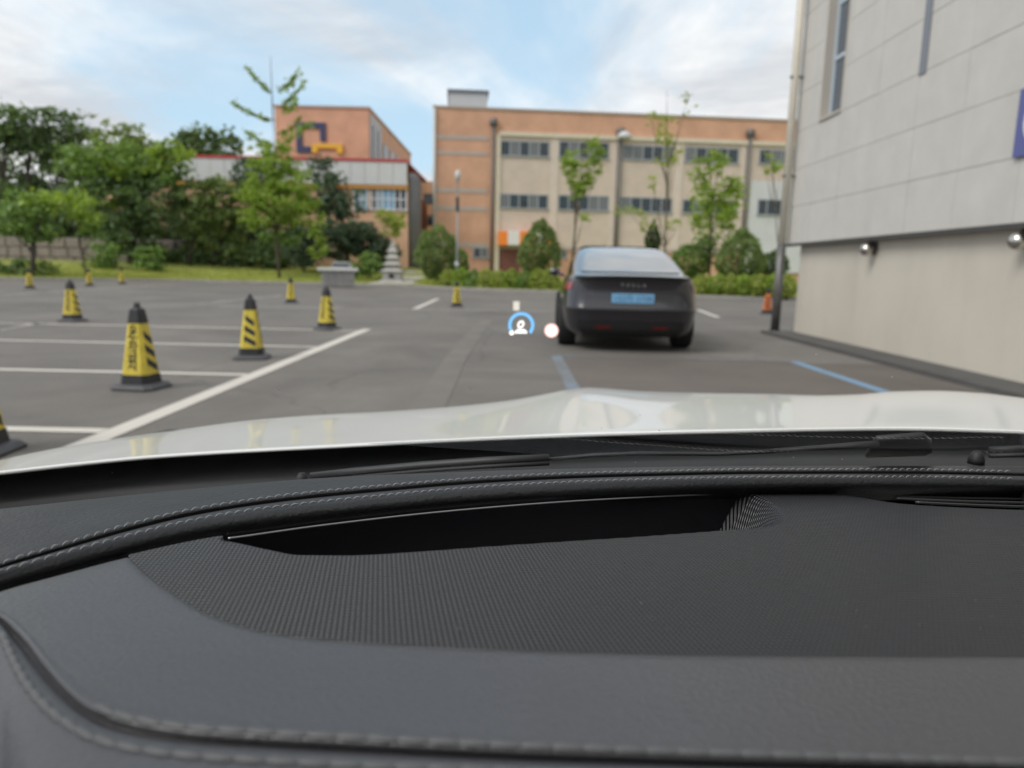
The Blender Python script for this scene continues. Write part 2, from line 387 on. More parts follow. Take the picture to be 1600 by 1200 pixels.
z_ft = fm(720, 383)[1]
for ya, yb in ((210, 217), (235, 241), (293, 300), (321, 328), (378, 385)):
    u0, z1 = fm(681, ya); _, z0 = fm(681, yb)
    k = MB(); k.box(-0.02, uS-0.35, -0.03, 0.0, z0, z1); k.build('stone_band', band_m, bM)
# beige field, proud of the brick
zt = fm(800, 213)[1]; zb0 = fm(800, 384)[1]
k = MB(); k.box(uS+0.45, LB, -0.06, 0, zb0, zt); k.build('panel_wall', beige_m, bM)
k = MB(); k.box(uS+0.42, LB, -0.22, 0, zt, zt+0.28); k.build('cream_cornice', cream_m, bM)
k = MB(); k.box(fm(774, 300)[0], fm(781, 300)[0], -0.16, 0, -0.4, zt+0.1); k.build('cream_pilaster', cream_m, bM)
for pxa, pxb, top in ((766.5, 772, 197), (961.5, 968.5, 212), (1161.5, 1168, 214)):
    k = MB(); u0 = fm(pxa, 300)[0]; u1 = fm(pxb, 300)[0]; z1 = fm(pxa, top)[1]
    k.tube([((u0+u1)/2, -0.20, -0.4), ((u0+u1)/2, -0.20, z1)], (u1-u0)*0.4, 10)
    k.box(u0-0.12, u1+0.12, -0.34, -0.06, z1, z1+0.5)
    k.build('downpipe', greyp_m, bM, True)
for pxa, pxb in ((859, 871), (952, 961), (1052, 1064), (1154, 1161)):
    k = MB(); k.box(fm(pxa, 300)[0], fm(pxb, 300)[0], -0.11, -0.06, zb0, zt); k.build('pilaster', mat('beige_pilaster', (0.61, 0.52, 0.45), 0.8, var=0.06, vscale=1.2), bM)
def window(parent, u0, u1, z0, z1, lites, depth=-0.06, pm=None, fw=0.09, rows=1, fr=None):
    f = MB(); y0, y1 = depth-0.05, depth
    f.box(u0-0.06, u1+0.06, y0-0.05, y1, z0-0.10, z0); f.box(u0, u1, y0, y1, z1-fw, z1)
    f.box(u0, u0+fw, y0, y1, z0, z1-fw); f.box(u1-fw, u1, y0, y1, z0, z1-fw)
    st = (u1-u0-fw)/lites
    for i in range(1, lites): f.box(u0+i*st, u0+i*st+fw, y0, y1, z0, z1-fw)
    for j in range(1, rows):
        zz = z0+(z1-fw-z0)*j/rows
        for i in range(lites): f.box(u0+fw+i*st, u0+(i+1)*st, y0, y1, zz-0.04, zz+0.04)
    fo = f.build('window', fr or frame_m, parent)
    for i in range(lites):
        p = MB(); p.box(u0+i*st+fw, u0+(i+1)*st, depth-0.02, depth-0.004, z0, z1-fw)
        p.build('pane', pm(i) if pm else (pane2_m if random.random() < 0.3 else pane_m), fo)
    return fo
for (xa, xb, ya, yb, nn) in ((781, 858, 219, 245, 5), (873, 951, 220, 248, 5), (973, 1051, 226, 251, 5), (1070, 1153, 229, 255, 5), (1186, 1275, 233, 258, 5),
                             (780, 856, 302, 326, 5), (872, 951, 304, 329, 5), (969, 1049, 307, 332, 5), (1066, 1150, 311, 334, 5)):
    u0, u1, z0, z1 = rect(xa, ya, xb, yb); window(bM, u0, u1, z0, z1, nn)
u0, u1, z0, z1 = rect(1172, 283, 1300, 428)
k = MB(); k.box(u0, u1, -0.14, -0.06, z0, z1); k.build('cladding_panel', whitep_m, bM)
u0, u1, z0, z1 = rect(1183, 311, 1224, 336); window(bM, u0, u1, z0, z1, 3, depth=-0.14)
# ground floor, recessed behind a lintel
k = MB(); k.box(uS+0.45, LB, -0.10, 0.0, zb0-0.25, zb0); k.build('lintel', band_m, bM)
u0, u1, z0, z1 = rect(739, 386, 763, 402); window(bM, u0, u1, z0, z1, 2, depth=0.0)
u0, u1, z0, z1 = rect(868, 386, 886, 402); window(bM, u0, u1, z0, z1, 2, depth=0.0)
k = MB(); u0, u1, z0, z1 = rect(780, 386, 812, 432); k.box(u0, u1, -0.02, 0.0, 0, z1); k.build('entrance_door', mat('red_brown_door', (0.17, 0.06, 0.045), 0.6, var=0.1, vscale=2), bM)
# awning sign: orange, white, orange with an orange end piece
org = mat('orange_sign', (0.85, 0.24, 0.03), 0.5); wsg = mat('white_sign', (0.72, 0.70, 0.68), 0.5)
for xa, xb, mt in ((778, 792, org), (792.2, 810, wsg), (810.2, 836, org), (836.2, 850, wsg), (850.2, 861, org)):
    u0, u1, z0, z1 = rect(xa, 362, xb, 384); k = MB(); k.box(u0, u1, -0.9, -0.11, z0, z1); bevel(k.build('sign_panel', mt, bM), 0.03)
# roof house
u0, u1, z0, z1 = rect(701, 138, 763, 168)
k = MB(); k.box(u0, u1, 2.0, 7.0, HT+0.16, z1+0.2); rh = k.build('roof_house', mat('pale_render', (0.46, 0.48, 0.50), 0.7, var=0.05, vscale=1), bM)
k = MB(); k.box(u0-0.12, u1+0.12, 1.9, 7.1, z1+0.2, z1+0.42); k.build('roof_house_cap', mat('slate_cap', (0.14, 0.16, 0.18), 0.5), rh)
k = MB(); k.tube([(0.05, -0.10, 0), (0.05, -0.10, HT-0.05)], 0.11, 8); k.build('corner_downpipe', mat('pale_pipe', (0.48, 0.48, 0.46), 0.5), bM, True)
# ball shaped aerial on the cornice
k = MB(); cu, cz = fm(973, 216)
k.rings([[(cu+r*math.cos(t), -0.6+r*math.sin(t)*0.6, cz+z) for t in np.linspace(0, 2*math.pi, 10, endpoint=False)] for r, z in ((0.1, -0.15), (0.55, -0.1), (0.5, 0.15), (0.25, 0.35), (0.02, 0.42))])
k.build('cornice_floodlight', whitep_m, bM, True)

# ------------------------------------------------------------------ left: low hall with white fascia, tall block behind
YA = 50.0
oA = np.array([at_y(296, 300, YA)[0]-6, YA, 0.6]); nA = np.array([0, 1.0, 0])
def fa(px, py):
    p = at_y(px, py, YA); return float(p[0]-oA[0]), float(p[2]-oA[2])
bA = thing('school_hall', 'low hall with white fascia, red roof line and blue framed windows behind the trees', 'building', oA)
def ra(xa, ya, xb, yb):
    u0, z1 = fa(xa, ya); u1, z0 = fa(xb, yb); return u0, u1, z0, z1
u0, u1, z0, z1 = ra(296, 247, 637, 290)
k = MB(); k.box(0, u1, 0, 11, -0.6, z0-0.25); k.build('wall', brick_p, bA)
k = MB(); k.box(0, u1, 0.35, 11, z1, z1+0.12); k.build('roof', mat('red_roof', (0.38, 0.055, 0.05), 0.5, var=0.1, vscale=1), bA)
npan = 22; pm0 = None
for i in range(npan):
    ua = u1*i/npan; ub = u1*(i+1)/npan-0.025
    k = MB(); k.box(ua, ub, -0.25, 0.0, z0, z1); k.build('fascia_panel', mat('white_fascia', (0.56, 0.56, 0.56), 0.55, var=0.05, vscale=1.5), bA)
k = MB(); k.box(0, u1, -0.20, 0.05, z0-0.25, z0); k.build('orange_trim', mat('orange_trim', (0.60, 0.27, 0.06), 0.6), bA)
k = MB(); k.box(0, u1+0.05, -0.30, -0.02, z1, z1+0.19); k.build('roof_edge', mat('red_edge', (0.42, 0.05, 0.05), 0.5), bA)
blue_fr = mat('blue_frame', (0.18, 0.36, 0.55), 0.5); wfr = mat('white_frame', (0.62, 0.63, 0.65), 0.5); skyp = mat('pane_light_blue', (0.28, 0.38, 0.47), 0.12)
for xa, xb, n_, ok in ((552, 577, 2, 1), (579, 637, 6, 0)):
    u0, u1b, z0, z1 = ra(xa, 293, xb, 327)
    window(bA, u0, u1b-0.05, z0, z1, n_, depth=0.0, rows=2, fr=wfr, pm=lambda i: random.choice([pane_m, skyp, pane2_m, blue_fr]))
for xa, xb in ((300, 345), (360, 420)):
    u0, u1b, z0, z1 = ra(xa, 350, xb, 385); window(bA, u0, u1b, z0, z1, 3, depth=0.0, fr=wfr)
# rounded dark grey stair drum at the hall's right end
u1 = fa(637, 300)[0]; ur = fa(655, 300)[0]; zt2 = fa(640, 268)[1]
cx0 = u1+0.003; rr = (ur-u1)
ring = lambda z, s=1.0: [(cx0+rr*s*math.sin(t), 1.2-rr*3*s*math.cos(t)*0.38, z) for t in np.linspace(0, math.pi, 12)]+[(cx0, 1.2+2, z)]
k = MB(); k.rings([ring(-0.5), ring(zt2-0.5), ring(zt2, 0.6)]); k.build('stair_drum', mat('dark_grey_cladding', (0.15, 0.145, 0.15), 0.5, var=0.1, vscale=1.5), bA, True)

YT = 66.0
oT = np.array([at_y(433, 300, YT)[0], YT, 0.6])
def ft(px, py):
    p = at_y(px, py, YT); return float(p[0]-oT[0]), float(p[2]-oT[2])
bT = thing('school_block', 'tall brick school block with navy and yellow square emblem on its end wall', 'building', oT)
uR, HT2 = ft(576, 170); DT = 26.0
def rt(xa, ya, xb, yb):
    u0, z1 = ft(xa, ya); u1, z0 = ft(xb, yb); return u0, u1, z0, z1
k = MB(); k.box(0, uR, 0, DT, -0.6, HT2); k.build('wall', brick_o, bT)
k = MB(); k.box(-0.1, uR+0.1, -0.1, DT, HT2, HT2+0.18); k.build('coping', coping_m, bT)
navy = mat('navy_emblem', (0.035, 0.045, 0.11), 0.5); yel = mat('yellow_emblem', (0.72, 0.42, 0.03), 0.5)
a0, a1, b0, b1 = rt(463, 191, 510, 239); th = 0.5
k = MB()
k.box(a0, a0+th, -0.15, 0, b0, b1); k.box(a0+th, a1, -0.15, 0, b1-th, b1); k.box(a1-th, a1, -0.15, 0, b0+1.0, b1-th); k.box(a0+th, a0+1.6, -0.15, 0, b0, b0+th)
k.build('emblem', navy, bT)
a0, a1, b0, b1 = rt(488, 225, 536, 240)
k = MB(); k.box(a0, a0+th, -0.22, -0.0, b0, b1); k.box(a0+th, a1-th, -0.22, 0, b1-0.36, b1); k.box(a1-th, a1, -0.22, 0, b0, b1)
k.build('emblem_bracket', yel, bT)
# its long right side runs away from us
k = MB(); k.box(uR, uR+0.12, 0.2, 5.5, 0, HT2-0.4); k.build('pale_stair_wall', mat('pale_grey_wall', (0.42, 0.42, 0.43), 0.6, var=0.05, vscale=1), bT)
for i, y in enumerate((1.2, 3.6)):
    f = MB(); f.box(uR+0.12, uR+0.20, y, y+0.9, HT2-5.2, HT2-1.2); f.build('window', pane_m, bT)
for i in range(5):
    for zz in (HT2-2.6, HT2-6.0):
        f = MB(); f.box(uR, uR+0.10, 6.6+i*3.8, 9.2+i*3.8, zz-0.8, zz+0.8); fo = f.build('window', frame_m, bT)
        p = MB(); p.box(uR+0.10, uR+0.12, 6.75+i*3.8, 9.05+i*3.8, zz-0.65, zz+0.65); p.build('pane', pane_m, fo)
k = MB(); k.box(uR+0.02, uR+1.6, 14, 18, 0, HT2-4.2); k.build('yellow_porch', yel, bT)
# narrow far block seen in the gap
p0 = at_y(655, 300, 84); p1 = at_y(682, 300, 84)
bF = thing('far_building', 'narrow tan building far away in the gap between the school blocks', 'building', (p0[0], 84, 0.6))
k = MB(); k.box(0, p1[0]-p0[0]+2, 0, 8, -0.6, at_y(660, 283, 84)[2]-0.6); k.build('wall', brick_p, bF)
for zz in (2.2, 5.2, 7.6):
    f = MB(); f.box(0.5, 1.6, -0.05, 0, zz, zz+1.2); f.build('window', pane_m, bF)

# ------------------------------------------------------------------ right: near building with panelled upper wall
XU, XL = 4.90, 5.05
KU = XU/4.6
uY = lambda y: y*KU-4
uZ = lambda z: 1.05+(z-1.05)*KU
bR = thing('panelled_building', 'near building with pale grey panelled overhang above a plain beige wall', 'building', (XU, 4, 0))
ux, uy = XU, 4.0
pan_m = mat('grey_wall_panel', (0.54, 0.52, 0.485), 0.6, var=0.06, vscale=2.2, bump=0.08, bscale=9, detail=7)
core_m = mat('panel_joint_backing', (0.40, 0.385, 0.36), 0.8)
wall_m = mat('beige_render', (0.545, 0.50, 0.43), 0.8, var=0.06, vscale=0.8, bump=0.12, bscale=40, detail=7)
for M_, lo_, hi_ in ((wall_m, 0.955, 1.02), (pan_m, 0.975, 1.015)):             # rain streaks
    T = M_.node_tree; b = T.nodes['Principled BSDF']; old = b.inputs['Base Color'].links[0].from_socket
    t = T.nodes.new('ShaderNodeTexCoord'); mp_ = T.nodes.new('ShaderNodeMapping'); mp_.inputs['Scale'].default_value = (2.2, 2.2, 0.45); T.links.new(t.outputs['Object'], mp_.inputs[0])
    n = T.nodes.new('ShaderNodeTexNoise'); n.inputs['Scale'].default_value = 1.0; n.inputs['Detail'].default_value = 7; n.inputs['Roughness'].default_value = 0.62; T.links.new(mp_.outputs[0], n.inputs[0])
    r = T.nodes.new('ShaderNodeMapRange'); r.inputs[1].default_value = 0.32; r.inputs[2].default_value = 0.55; r.inputs[3].default_value = lo_; r.inputs[4].default_value = hi_; T.links.new(n.outputs[0], r.inputs[0])
    v = T.nodes.new('ShaderNodeVectorMath'); v.operation = 'SCALE'; T.links.new(old, v.inputs[0]); T.links.new(r.outputs[0], v.inputs['Scale']); T.links.new(v.outputs[0], b.inputs['Base Color'])
# openings in local coordinates (y along the wall, minus 4)
WIN = (uY(10.60), uY(11.34), uZ(3.36), 6.4)
Z0 = uZ(1.55); YE = uY(12.27)
k = MB()
k.box(0.03, 12, -14, WIN[0], Z0, 8.0); k.box(0.03, 12, WIN[1], YE, Z0, 8.0); k.box(0.03, 12, WIN[0], WIN[1], Z0, WIN[2]); k.box(0.03, 12, WIN[0], WIN[1], WIN[3], 8.0)
k.box(0.35, 12, WIN[0], WIN[1], WIN[2], WIN[3])
k.build('wall', core_m, bR)
k = MB(); k.box(XL-ux, 12, -14, 12.78-4, -0.1, Z0); k.build('lower_wall', wall_m, bR)
k = MB(); k.box(0.0, 0.028, -14, YE, Z0-0.03, Z0+0.01); k.build('overhang_strip', mat('overhang_strip_dark', (0.06, 0.06, 0.06), 0.6), bR)  # dark strip along the lower edge of the overhang
cols = [12.27, 11.44, 10.50, 9.56, 8.62, 7.69, 6.75, 5.81, 4.87, 3.93, 2.99, 2.05, 1.1, 0.1]
zr = [uZ(1.565+0.6*i) for i in range(0, 11)]
gap = 0.0033
for i in range(len(cols)-1):
    y1, y0 = uY(cols[i]), uY(cols[i+1])
    for j in range(len(zr)-1):
        z0, z1 = zr[j], zr[j+1]
        pieces = [(y0, y1, z0, z1)]
        if y0 < WIN[1] and y1 > WIN[0] and z1 > WIN[2] and z0 < WIN[3]:
            pieces = []
            if y1 > WIN[1]: pieces.append((max(WIN[1], y0), y1, z0, z1))
            if y0 < WIN[0]: pieces.append((y0, min(WIN[0], y1), z0, z1))
            if z0 < WIN[2]: pieces.append((max(y0, WIN[0]), min(y1, WIN[1]), z0, WIN[2]))
        for a0, a1, c0, c1 in pieces:
            if a1-a0 < 0.03 or c1-c0 < 0.03: continue
            k = MB(); jit = random.uniform(-0.002, 0.002)
            k.box(jit, 0.028, a0+gap, a1-gap, c0+gap, c1-gap); k.build('wall_panel', pan_m, bR)
# window in the reveal
k = MB(); rv = mat('window_reveal', (0.46, 0.42, 0.37), 0.7)
k.box(-0.012, 0.33, WIN[1]-0.03, WIN[1]+0.0, WIN[2], WIN[3]); k.box(-0.012, 0.33, WIN[0], WIN[0]+0.03, WIN[2], WIN[3]); k.box(-0.03, 0.33, WIN[0]+0.03, WIN[1]-0.03, WIN[2], WIN[2]+0.04)
k.build('window_surround', rv, bR)
fr2 = mat('pale_blue_frame', (0.46, 0.54, 0.62), 0.35)
f = MB(); x0, x1 = 0.13, 0.19; a0, a1 = WIN[0]+0.03, WIN[1]-0.03; zb = WIN[2]+0.04
f.box(x0, x1, a0, a0+0.06, zb, WIN[3]); f.box(x0, x1, a1-0.06, a1, zb, WIN[3])
for zz in (zb, uZ(4.22), uZ(5.0)): f.box(x0, x1, a0+0.06, a1-0.06, zz, zz+0.06)
wf = f.build('window', fr2, bR)
for z0, z1 in ((zb+0.06, uZ(4.22)), (uZ(4.22)+0.06, uZ(5.0)), (uZ(5.0)+0.06, WIN[3])):
    p = MB(); p.box(x0+0.02, x0+0.035, a0+0.06, a1-0.06, z0, z1); p.build('pane', mat('window_glass_grey', (0.10, 0.125, 0.15), 0.06, spec=0.8), wf)
k = MB(); k.box(-0.014, -0.004, uY(8.49), uY(8.63), uZ(3.34), 7.6); k.build('vertical_strip', mat('steel_grey_strip', (0.19, 0.205, 0.235), 0.45), bR)
# globe lamps under the overhang
chrome = mat('globe_metal', (0.55, 0.52, 0.48), 0.16, metal=1.0)
for yy in (10.12-4, 7.1-4):
    k = MB(); cxl, czl = XL-ux-0.13, 1.425; rr = 0.088
    k.rings([[(cxl+rr*math.sin(ph_)*math.cos(t), yy+rr*math.sin(ph_)*math.sin(t), czl-rr*math.cos(ph_)) for t in np.linspace(0, 2*math.pi, 20, endpoint=False)] for ph_ in np.linspace(0.05, math.pi-0.05, 12)])
    lo = k.build('globe_lamp', chrome, bR, True)
    k = MB(); k.rings([[(cxl+0.02+x, yy+0.075*math.cos(t)*s, czl+0.02+0.09*math.sin(t)*s) for t in np.linspace(0, 2*math.pi, 16, endpoint=False)] for x, s in ((0.03, 0.85), (0.08, 1.0))])
    k.build('lamp_backplate', mat('dark_metal', (0.07, 0.065, 0.06), 0.35, metal=0.7), lo)
    k = MB(); k.tube([(cxl+0.02, yy, czl+0.05), (cxl+0.05, yy, Z0-0.035)], 0.02, 8); k.build('lamp_stem', MATS['dark_metal'], lo)
# blue wall sign with a white letter, its edge just in view
sg = thing('wall_sign', 'blue sign board with a white letter on the panelled wall', 'sign', (XU-0.04, uY(6.81)+4, uZ(2.16)))
k = MB(); k.box(0, 0.036, -1.45, 0, 0, 0.64); k.build('board', mat('sign_blue', (0.10, 0.115, 0.30), 0.4), sg)
k = MB(); cyy, czz = -0.31, 0.32
rg = lambda r, x: [(x, cyy+r*math.cos(t), czz+r*1.15*math.sin(t)) for t in np.linspace(0, 2*math.pi, 28, endpoint=False)]
k.rings([rg(0.13, -0.004), rg(0.205, -0.004), rg(0.205, -0.001), rg(0.13, -0.001), rg(0.13, -0.004)], cap=False)
k.build('letter', mat('sign_white', (0.7, 0.7, 0.72), 0.4), sg)
# downpipe at the corner
dp = thing('rain_downpipe', 'tall cream rain downpipe with grey lower sleeve at the panelled building corner', 'downpipe', (4.77, 12.95, 0))
k = MB(); k.tube([(0, 0, 1.25), (0, 0, 8)], 0.07, 14); k.build('pipe', mat('cream_pipe', (0.60, 0.56, 0.47), 0.45, var=0.06, vscale=3), dp, True)
k = MB(); k.tube([(0.0, 0, 0.06), (0.0, 0, 1.6)], 0.078, 14); k.build('sleeve', mat('galvanised_grey', (0.14, 0.135, 0.13), 0.45, metal=0.4, var=0.25, vscale=6), dp, True)
k = MB(); k.tube([(0, 0, 0), (0, 0, 0.06)], 0.11, 14); k.build('foot', MATS['dark_metal'], dp)
for zz in (2.75, 4.4, 6.0):
    k = MB(); k.box(-0.09, 0.126, -0.05, -0.0, zz, zz+0.035); k.build('bracket', MATS['galvanised_grey'], dp)

# ------------------------------------------------------------------ trees and shrubs
def leaves_mesh(name, pos, size, mt, droop=0.3, aspect=1.8, seed=0):
    g2 = np.random.default_rng(seed+90001); N = len(pos)
    a = g2.normal(size=(N, 3)); a[:, 2] = a[:, 2]*0.6-droop; a /= np.linalg.norm(a, axis=1)[:, None]
    bq = np.cross(a, g2.normal(size=(N, 3))); bq /= np.linalg.norm(bq, axis=1)[:, None]
    nn = np.cross(a, bq)
    s = (size*g2.uniform(0.6, 1.4, N))[:, None]
    P = np.stack([pos-a*s*0.5*aspect, pos+bq*s*0.5+nn*s*0.12, pos+a*s*0.5*aspect, pos-bq*s*0.5+nn*s*0.12], axis=1).reshape(-1, 3)
    me = bpy.data.meshes.new(name); me.vertices.add(N*4); me.vertices.foreach_set('co', P.astype(np.float32).ravel())
    me.loops.add(N*4); me.loops.foreach_set('vertex_index', np.arange(N*4, dtype=np.int32))
    me.polygons.add(N); me.polygons.foreach_set('loop_start', np.arange(0, N*4, 4, dtype=np.int32)); me.polygons.foreach_set('loop_total', np.full(N, 4, dtype=np.int32))
    me.materials.append(mt); me.update(); me.validate(); return me
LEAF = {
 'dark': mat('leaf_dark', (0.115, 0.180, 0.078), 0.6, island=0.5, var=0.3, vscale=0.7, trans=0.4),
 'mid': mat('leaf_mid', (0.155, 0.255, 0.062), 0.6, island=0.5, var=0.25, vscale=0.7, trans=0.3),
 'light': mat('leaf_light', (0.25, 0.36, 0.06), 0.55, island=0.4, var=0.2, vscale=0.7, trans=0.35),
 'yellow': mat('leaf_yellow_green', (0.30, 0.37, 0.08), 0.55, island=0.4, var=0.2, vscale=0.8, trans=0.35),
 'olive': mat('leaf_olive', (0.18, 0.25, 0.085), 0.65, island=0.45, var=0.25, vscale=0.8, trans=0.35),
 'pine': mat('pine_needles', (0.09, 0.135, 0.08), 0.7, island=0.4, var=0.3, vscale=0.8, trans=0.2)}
bark = mat('bark', (0.13, 0.105, 0.085), 0.9, var=0.3, vscale=6, bump=0.5, bscale=30)
barkd = mat('bark_dark', (0.06, 0.05, 0.042), 0.9, var=0.3, vscale=6, bump=0.5, bscale=30)
tree_seed = [100]
def tree(name, label, Y, base, blobs, leaf='mid', size=0.16, dens=1.0, trunk=0.14, cat='tree', group=None, fork=None, lean=0, dark=False, clump=0.5, droop=0.3, limbs=True, top=None, twigs=()):
    """base: (px, py) of the trunk foot; blobs: (cx, cy, rx, ry[, leaf key]) of the foliage masses as surveyed in the photo, all at distance Y"""
    tree_seed[0] += 1; sd_ = tree_seed[0]; g2 = np.random.default_rng(sd_)
    s = Y/FPX
    B = at_y(base[0], base[1], Y)
    gz = min(lawn_z(B[0], Y), B[2]+0.4) if Y > edge_y(B[0]) else 0.0
    B = np.array([B[0], Y, gz])
    root = thing(name, label, cat, B, 0, group)
    loc = [np.array([*(at_y(b[0], b[1], Y)-B)]) for b in blobs]
    # trunk and limbs
    k = MB(); order = sorted(range(len(blobs)), key=lambda i: loc[i][2])
    topi = order[-1]; T0 = np.array(at_y(top[0], top[1], Y)-B) if top else loc[topi]
    if limbs:
        H = T0[2]; pts = [np.array([0, 0, -0.15])]
        for t in (0.25, 0.5, 0.75, 1.0):
            pts.append(np.array([T0[0]*t**1.6+g2.normal(0, 0.03*H*0.15), g2.normal(0, 0.05), H*t]))
        k.tube(pts, [trunk, trunk*0.85, trunk*0.65, trunk*0.42, trunk*0.12], 8)
        for i in range(len(blobs)):
            c = loc[i]; nl = 2 if len(blobs) > 4 else 3
            for q_ in range(nl):
                tgt = c+g2.normal(0, 0.35, 3)*np.array([blobs[i][2]*s, blobs[i][2]*s*0.8, blobs[i][3]*s])
                t0 = min(0.9, max(0.22, (tgt[2]/max(H, 0.5))-0.32)); j = t0*4; a_ = int(min(3, j)); st = pts[a_]+(pts[a_+1]-pts[a_])*(j-a_)
                midp = (st+tgt)/2+np.array([0, 0, -0.12*np.linalg.norm(tgt-st)])*0.6
                rr = trunk*0.42
                k.tube([st, midp, tgt], [rr, rr*0.6, rr*0.15], 6)
    else:
        k.tube([(0, 0, -0.15), (0, 0, max(0.3, loc[order[0]][2]))], [trunk, trunk*0.7], 7)
    bykey = {}
    for (xa, ya), (xb, yb), wd in twigs:                        # long bare branches fringed with leaves
        pa, pb = at_y(xa, ya, Y)-B, at_y(xb, yb, Y)-B; dy = g2.normal(0, 0.5); pb = pb+np.array([0, dy, 0])
        md_ = (pa+pb)/2+np.array([0, dy*0.3, -0.06*np.linalg.norm(pb-pa)])
        k.tube([pa, md_, pb], [trunk*0.3, trunk*0.2, trunk*0.08], 6)
        nl = int(np.linalg.norm(pb-pa)/size*9); t_ = g2.uniform(0.12, 1.03, nl)[:, None]
        pp_ = (1-t_)**2*pa+2*t_*(1-t_)*(2*md_-(pa+pb)/2)+t_**2*pb
        bykey.setdefault(leaf, []).append(pp_+g2.normal(size=(nl, 3))*wd*s*(0.16+0.34*np.sin(t_*9+wd)**2)+np.array([0, 0, -1])*np.abs(g2.normal(size=(nl, 1)))*wd*s*0.25)
    k.build('trunk', barkd if dark else bark, root, True)
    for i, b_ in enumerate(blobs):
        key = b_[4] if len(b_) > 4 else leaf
        rx, ry = b_[2]*s, b_[3]*s; rd = rx*0.85
        area = rx*ry*4
        nleaf = int(min(9000, dens*area*4.0/(size*size)))
        ncl = max(3, int(area/(clump*clump)*1.6))
        u = g2.normal(size=(ncl, 3)); u /= np.linalg.norm(u, axis=1)[:, None]; rad = g2.uniform(0.25, 1.0, ncl)**0.5
        cc = loc[i]+u*rad[:, None]*np.array([rx, rd, ry])
        which = g2.integers(0, ncl, nleaf)
        cs = clump*g2.uniform(0.4, 0.9, ncl)
        p_ = cc[which]+g2.normal(size=(nleaf, 3))*np.array([1, 1, 0.6])*cs[which][:, None]*0.62
        bykey.setdefault(key, []).append(p_)
    for j, (key, L) in enumerate(bykey.items()):
        link('crown', leaves_mesh('crown', np.concatenate(L), size, LEAF[key], droop, 1.8, sd_*7+j), root)
    return root
def shrub(name, label, Y, base, cx, cy, rx, ry, leaf='olive', size=0.10, group=None, power=1.0, cat='shrub', dens=1.0, depth=1.0):
    """dense clipped shrub: leaves over an egg shaped surface"""
    tree_seed[0] += 1; sd_ = tree_seed[0]; g2 = np.random.default_rng(sd_); s = Y/FPX
    B = at_y(base[0], base[1], Y); B = np.array([B[0], Y, lawn_z(B[0], Y)])
    root = thing(name, label, cat, B, 0, group); c = at_y(cx, cy, Y)-B
    a, h = rx*s, ry*s
    n_ = int(dens*4*math.pi*a*h*2.6/(size*size))
    u = g2.normal(size=(n_, 3)); u /= np.linalg.norm(u, axis=1)[:, None]
    prof = np.where(u[:, 2] > 0, 1-(1-power)*u[:, 2], 1.0)
    lump = 1+0.10*np.sin(u[:, 0]*7+sd_)*np.cos(u[:, 2]*6+sd_)+0.07*np.sin(u[:, 1]*11+u[:, 2]*9)
    rr = (g2.uniform(0.72, 1.0, n_)**0.5*lump)[:, None]
    p_ = c+u*rr*np.array([1, depth, 1])*np.stack([a*prof, a*prof, np.full(n_, h)], 1)
    p_ = p_[p_[:, 2] > 0.0]
    link('crown', leaves_mesh('crown', p_, size, LEAF[leaf], 0.1, 1.5, sd_), root)
    k = MB(); k.tube([(0, 0, -0.1), (0, 0, max(0.2, float(c[2])))], [0.12, 0.07], 7)
    for q_ in range(4):
        an = q_*1.57+0.4; k.tube([(0, 0, 0.1), (a*0.35*math.cos(an), a*0.35*math.sin(an), float(c[2]))], [0.05, 0.02], 5)
    k.build('stem', barkd, root)
    return root

# far wood on the left bank
wood = [(8, 188, 28, 34), (46, 196, 28, 36), (92, 212, 26, 38), (126, 214, 24, 40), (20, 285, 34, 44), (70, 290, 36, 50), (-30, 230, 34, 60), (120, 300, 30, 46)]
for i, (cx_, cy_, rx_, ry_) in enumerate(wood):
    labs = ['tall dark tree at the left edge of the photo, topmost crown', 'tall dark tree second from the left edge, thin airy top', 'tall dark tree just left of the domed big tree, feathery top',
            'tall dark tree touching the domed big tree from behind', 'lower dark tree behind the small round tree by the left edge', 'lower dark tree above the stone bank at left',
            'dark tree cut by the left edge of the photo', 'lower dark tree behind the big tree\'s left side']
    tree('wood_tree', labs[i], 56+i*0.9, (cx_, 408), [(cx_, cy_, rx_, ry_), (cx_+rx_*0.4, cy_+ry_*0.8, rx_*0.8, ry_*0.6), (cx_-rx_*0.5, cy_+ry_*0.9, rx_*0.7, ry_*0.6), (cx_, 330, rx_*1.1, 42), (cx_+6, 375, rx_*1.2, 30)], 'dark', 0.24, 0.75, 0.22, group='dark trees of the wood behind the bank', dark=True, clump=0.8)
for i, (px_, py_, rx_, ry_, kk) in enumerate(((15, 350, 44, 34, 'dark'), (85, 340, 40, 40, 'dark'), (150, 345, 36, 40, 'dark'), (255, 350, 44, 40, 'dark'), (318, 372, 40, 30, 'olive'), (385, 372, 40, 34, 'dark'), (440, 392, 40, 24, 'dark'))):
    tree('thicket_tree', ['dark thicket tree behind the small round tree at the left edge', 'dark thicket tree above the green mesh fence', 'dark thicket tree behind the sapling', 'dark thicket tree right behind the big tree trunk', 'olive thicket tree below the white fascia left end', 'dark thicket tree left of the ginkgo before the hall wall', 'low dark thicket tree behind the ginkgo stem'][i], 49.3+0.15*i, (px_, 412), [(px_, py_, rx_, ry_), (px_-rx_*0.5, py_+ry_*0.4, rx_*0.6, ry_*0.6), (px_+rx_*0.5, py_+ry_*0.4, rx_*0.6, ry_*0.6)], kk, 0.22, 0.75, 0.14, group='thicket along the bank', dark=True, clump=0.7)
tree('domed_tree', 'broad domed tree with grey fringe rising behind the big dark tree', 52, (195, 400), [(190, 225, 48, 34, 'olive'), (222, 240, 34, 30, 'olive'), (165, 250, 30, 34, 'dark')], 'olive', 0.22, 0.7, 0.2, dark=True, clump=0.7)
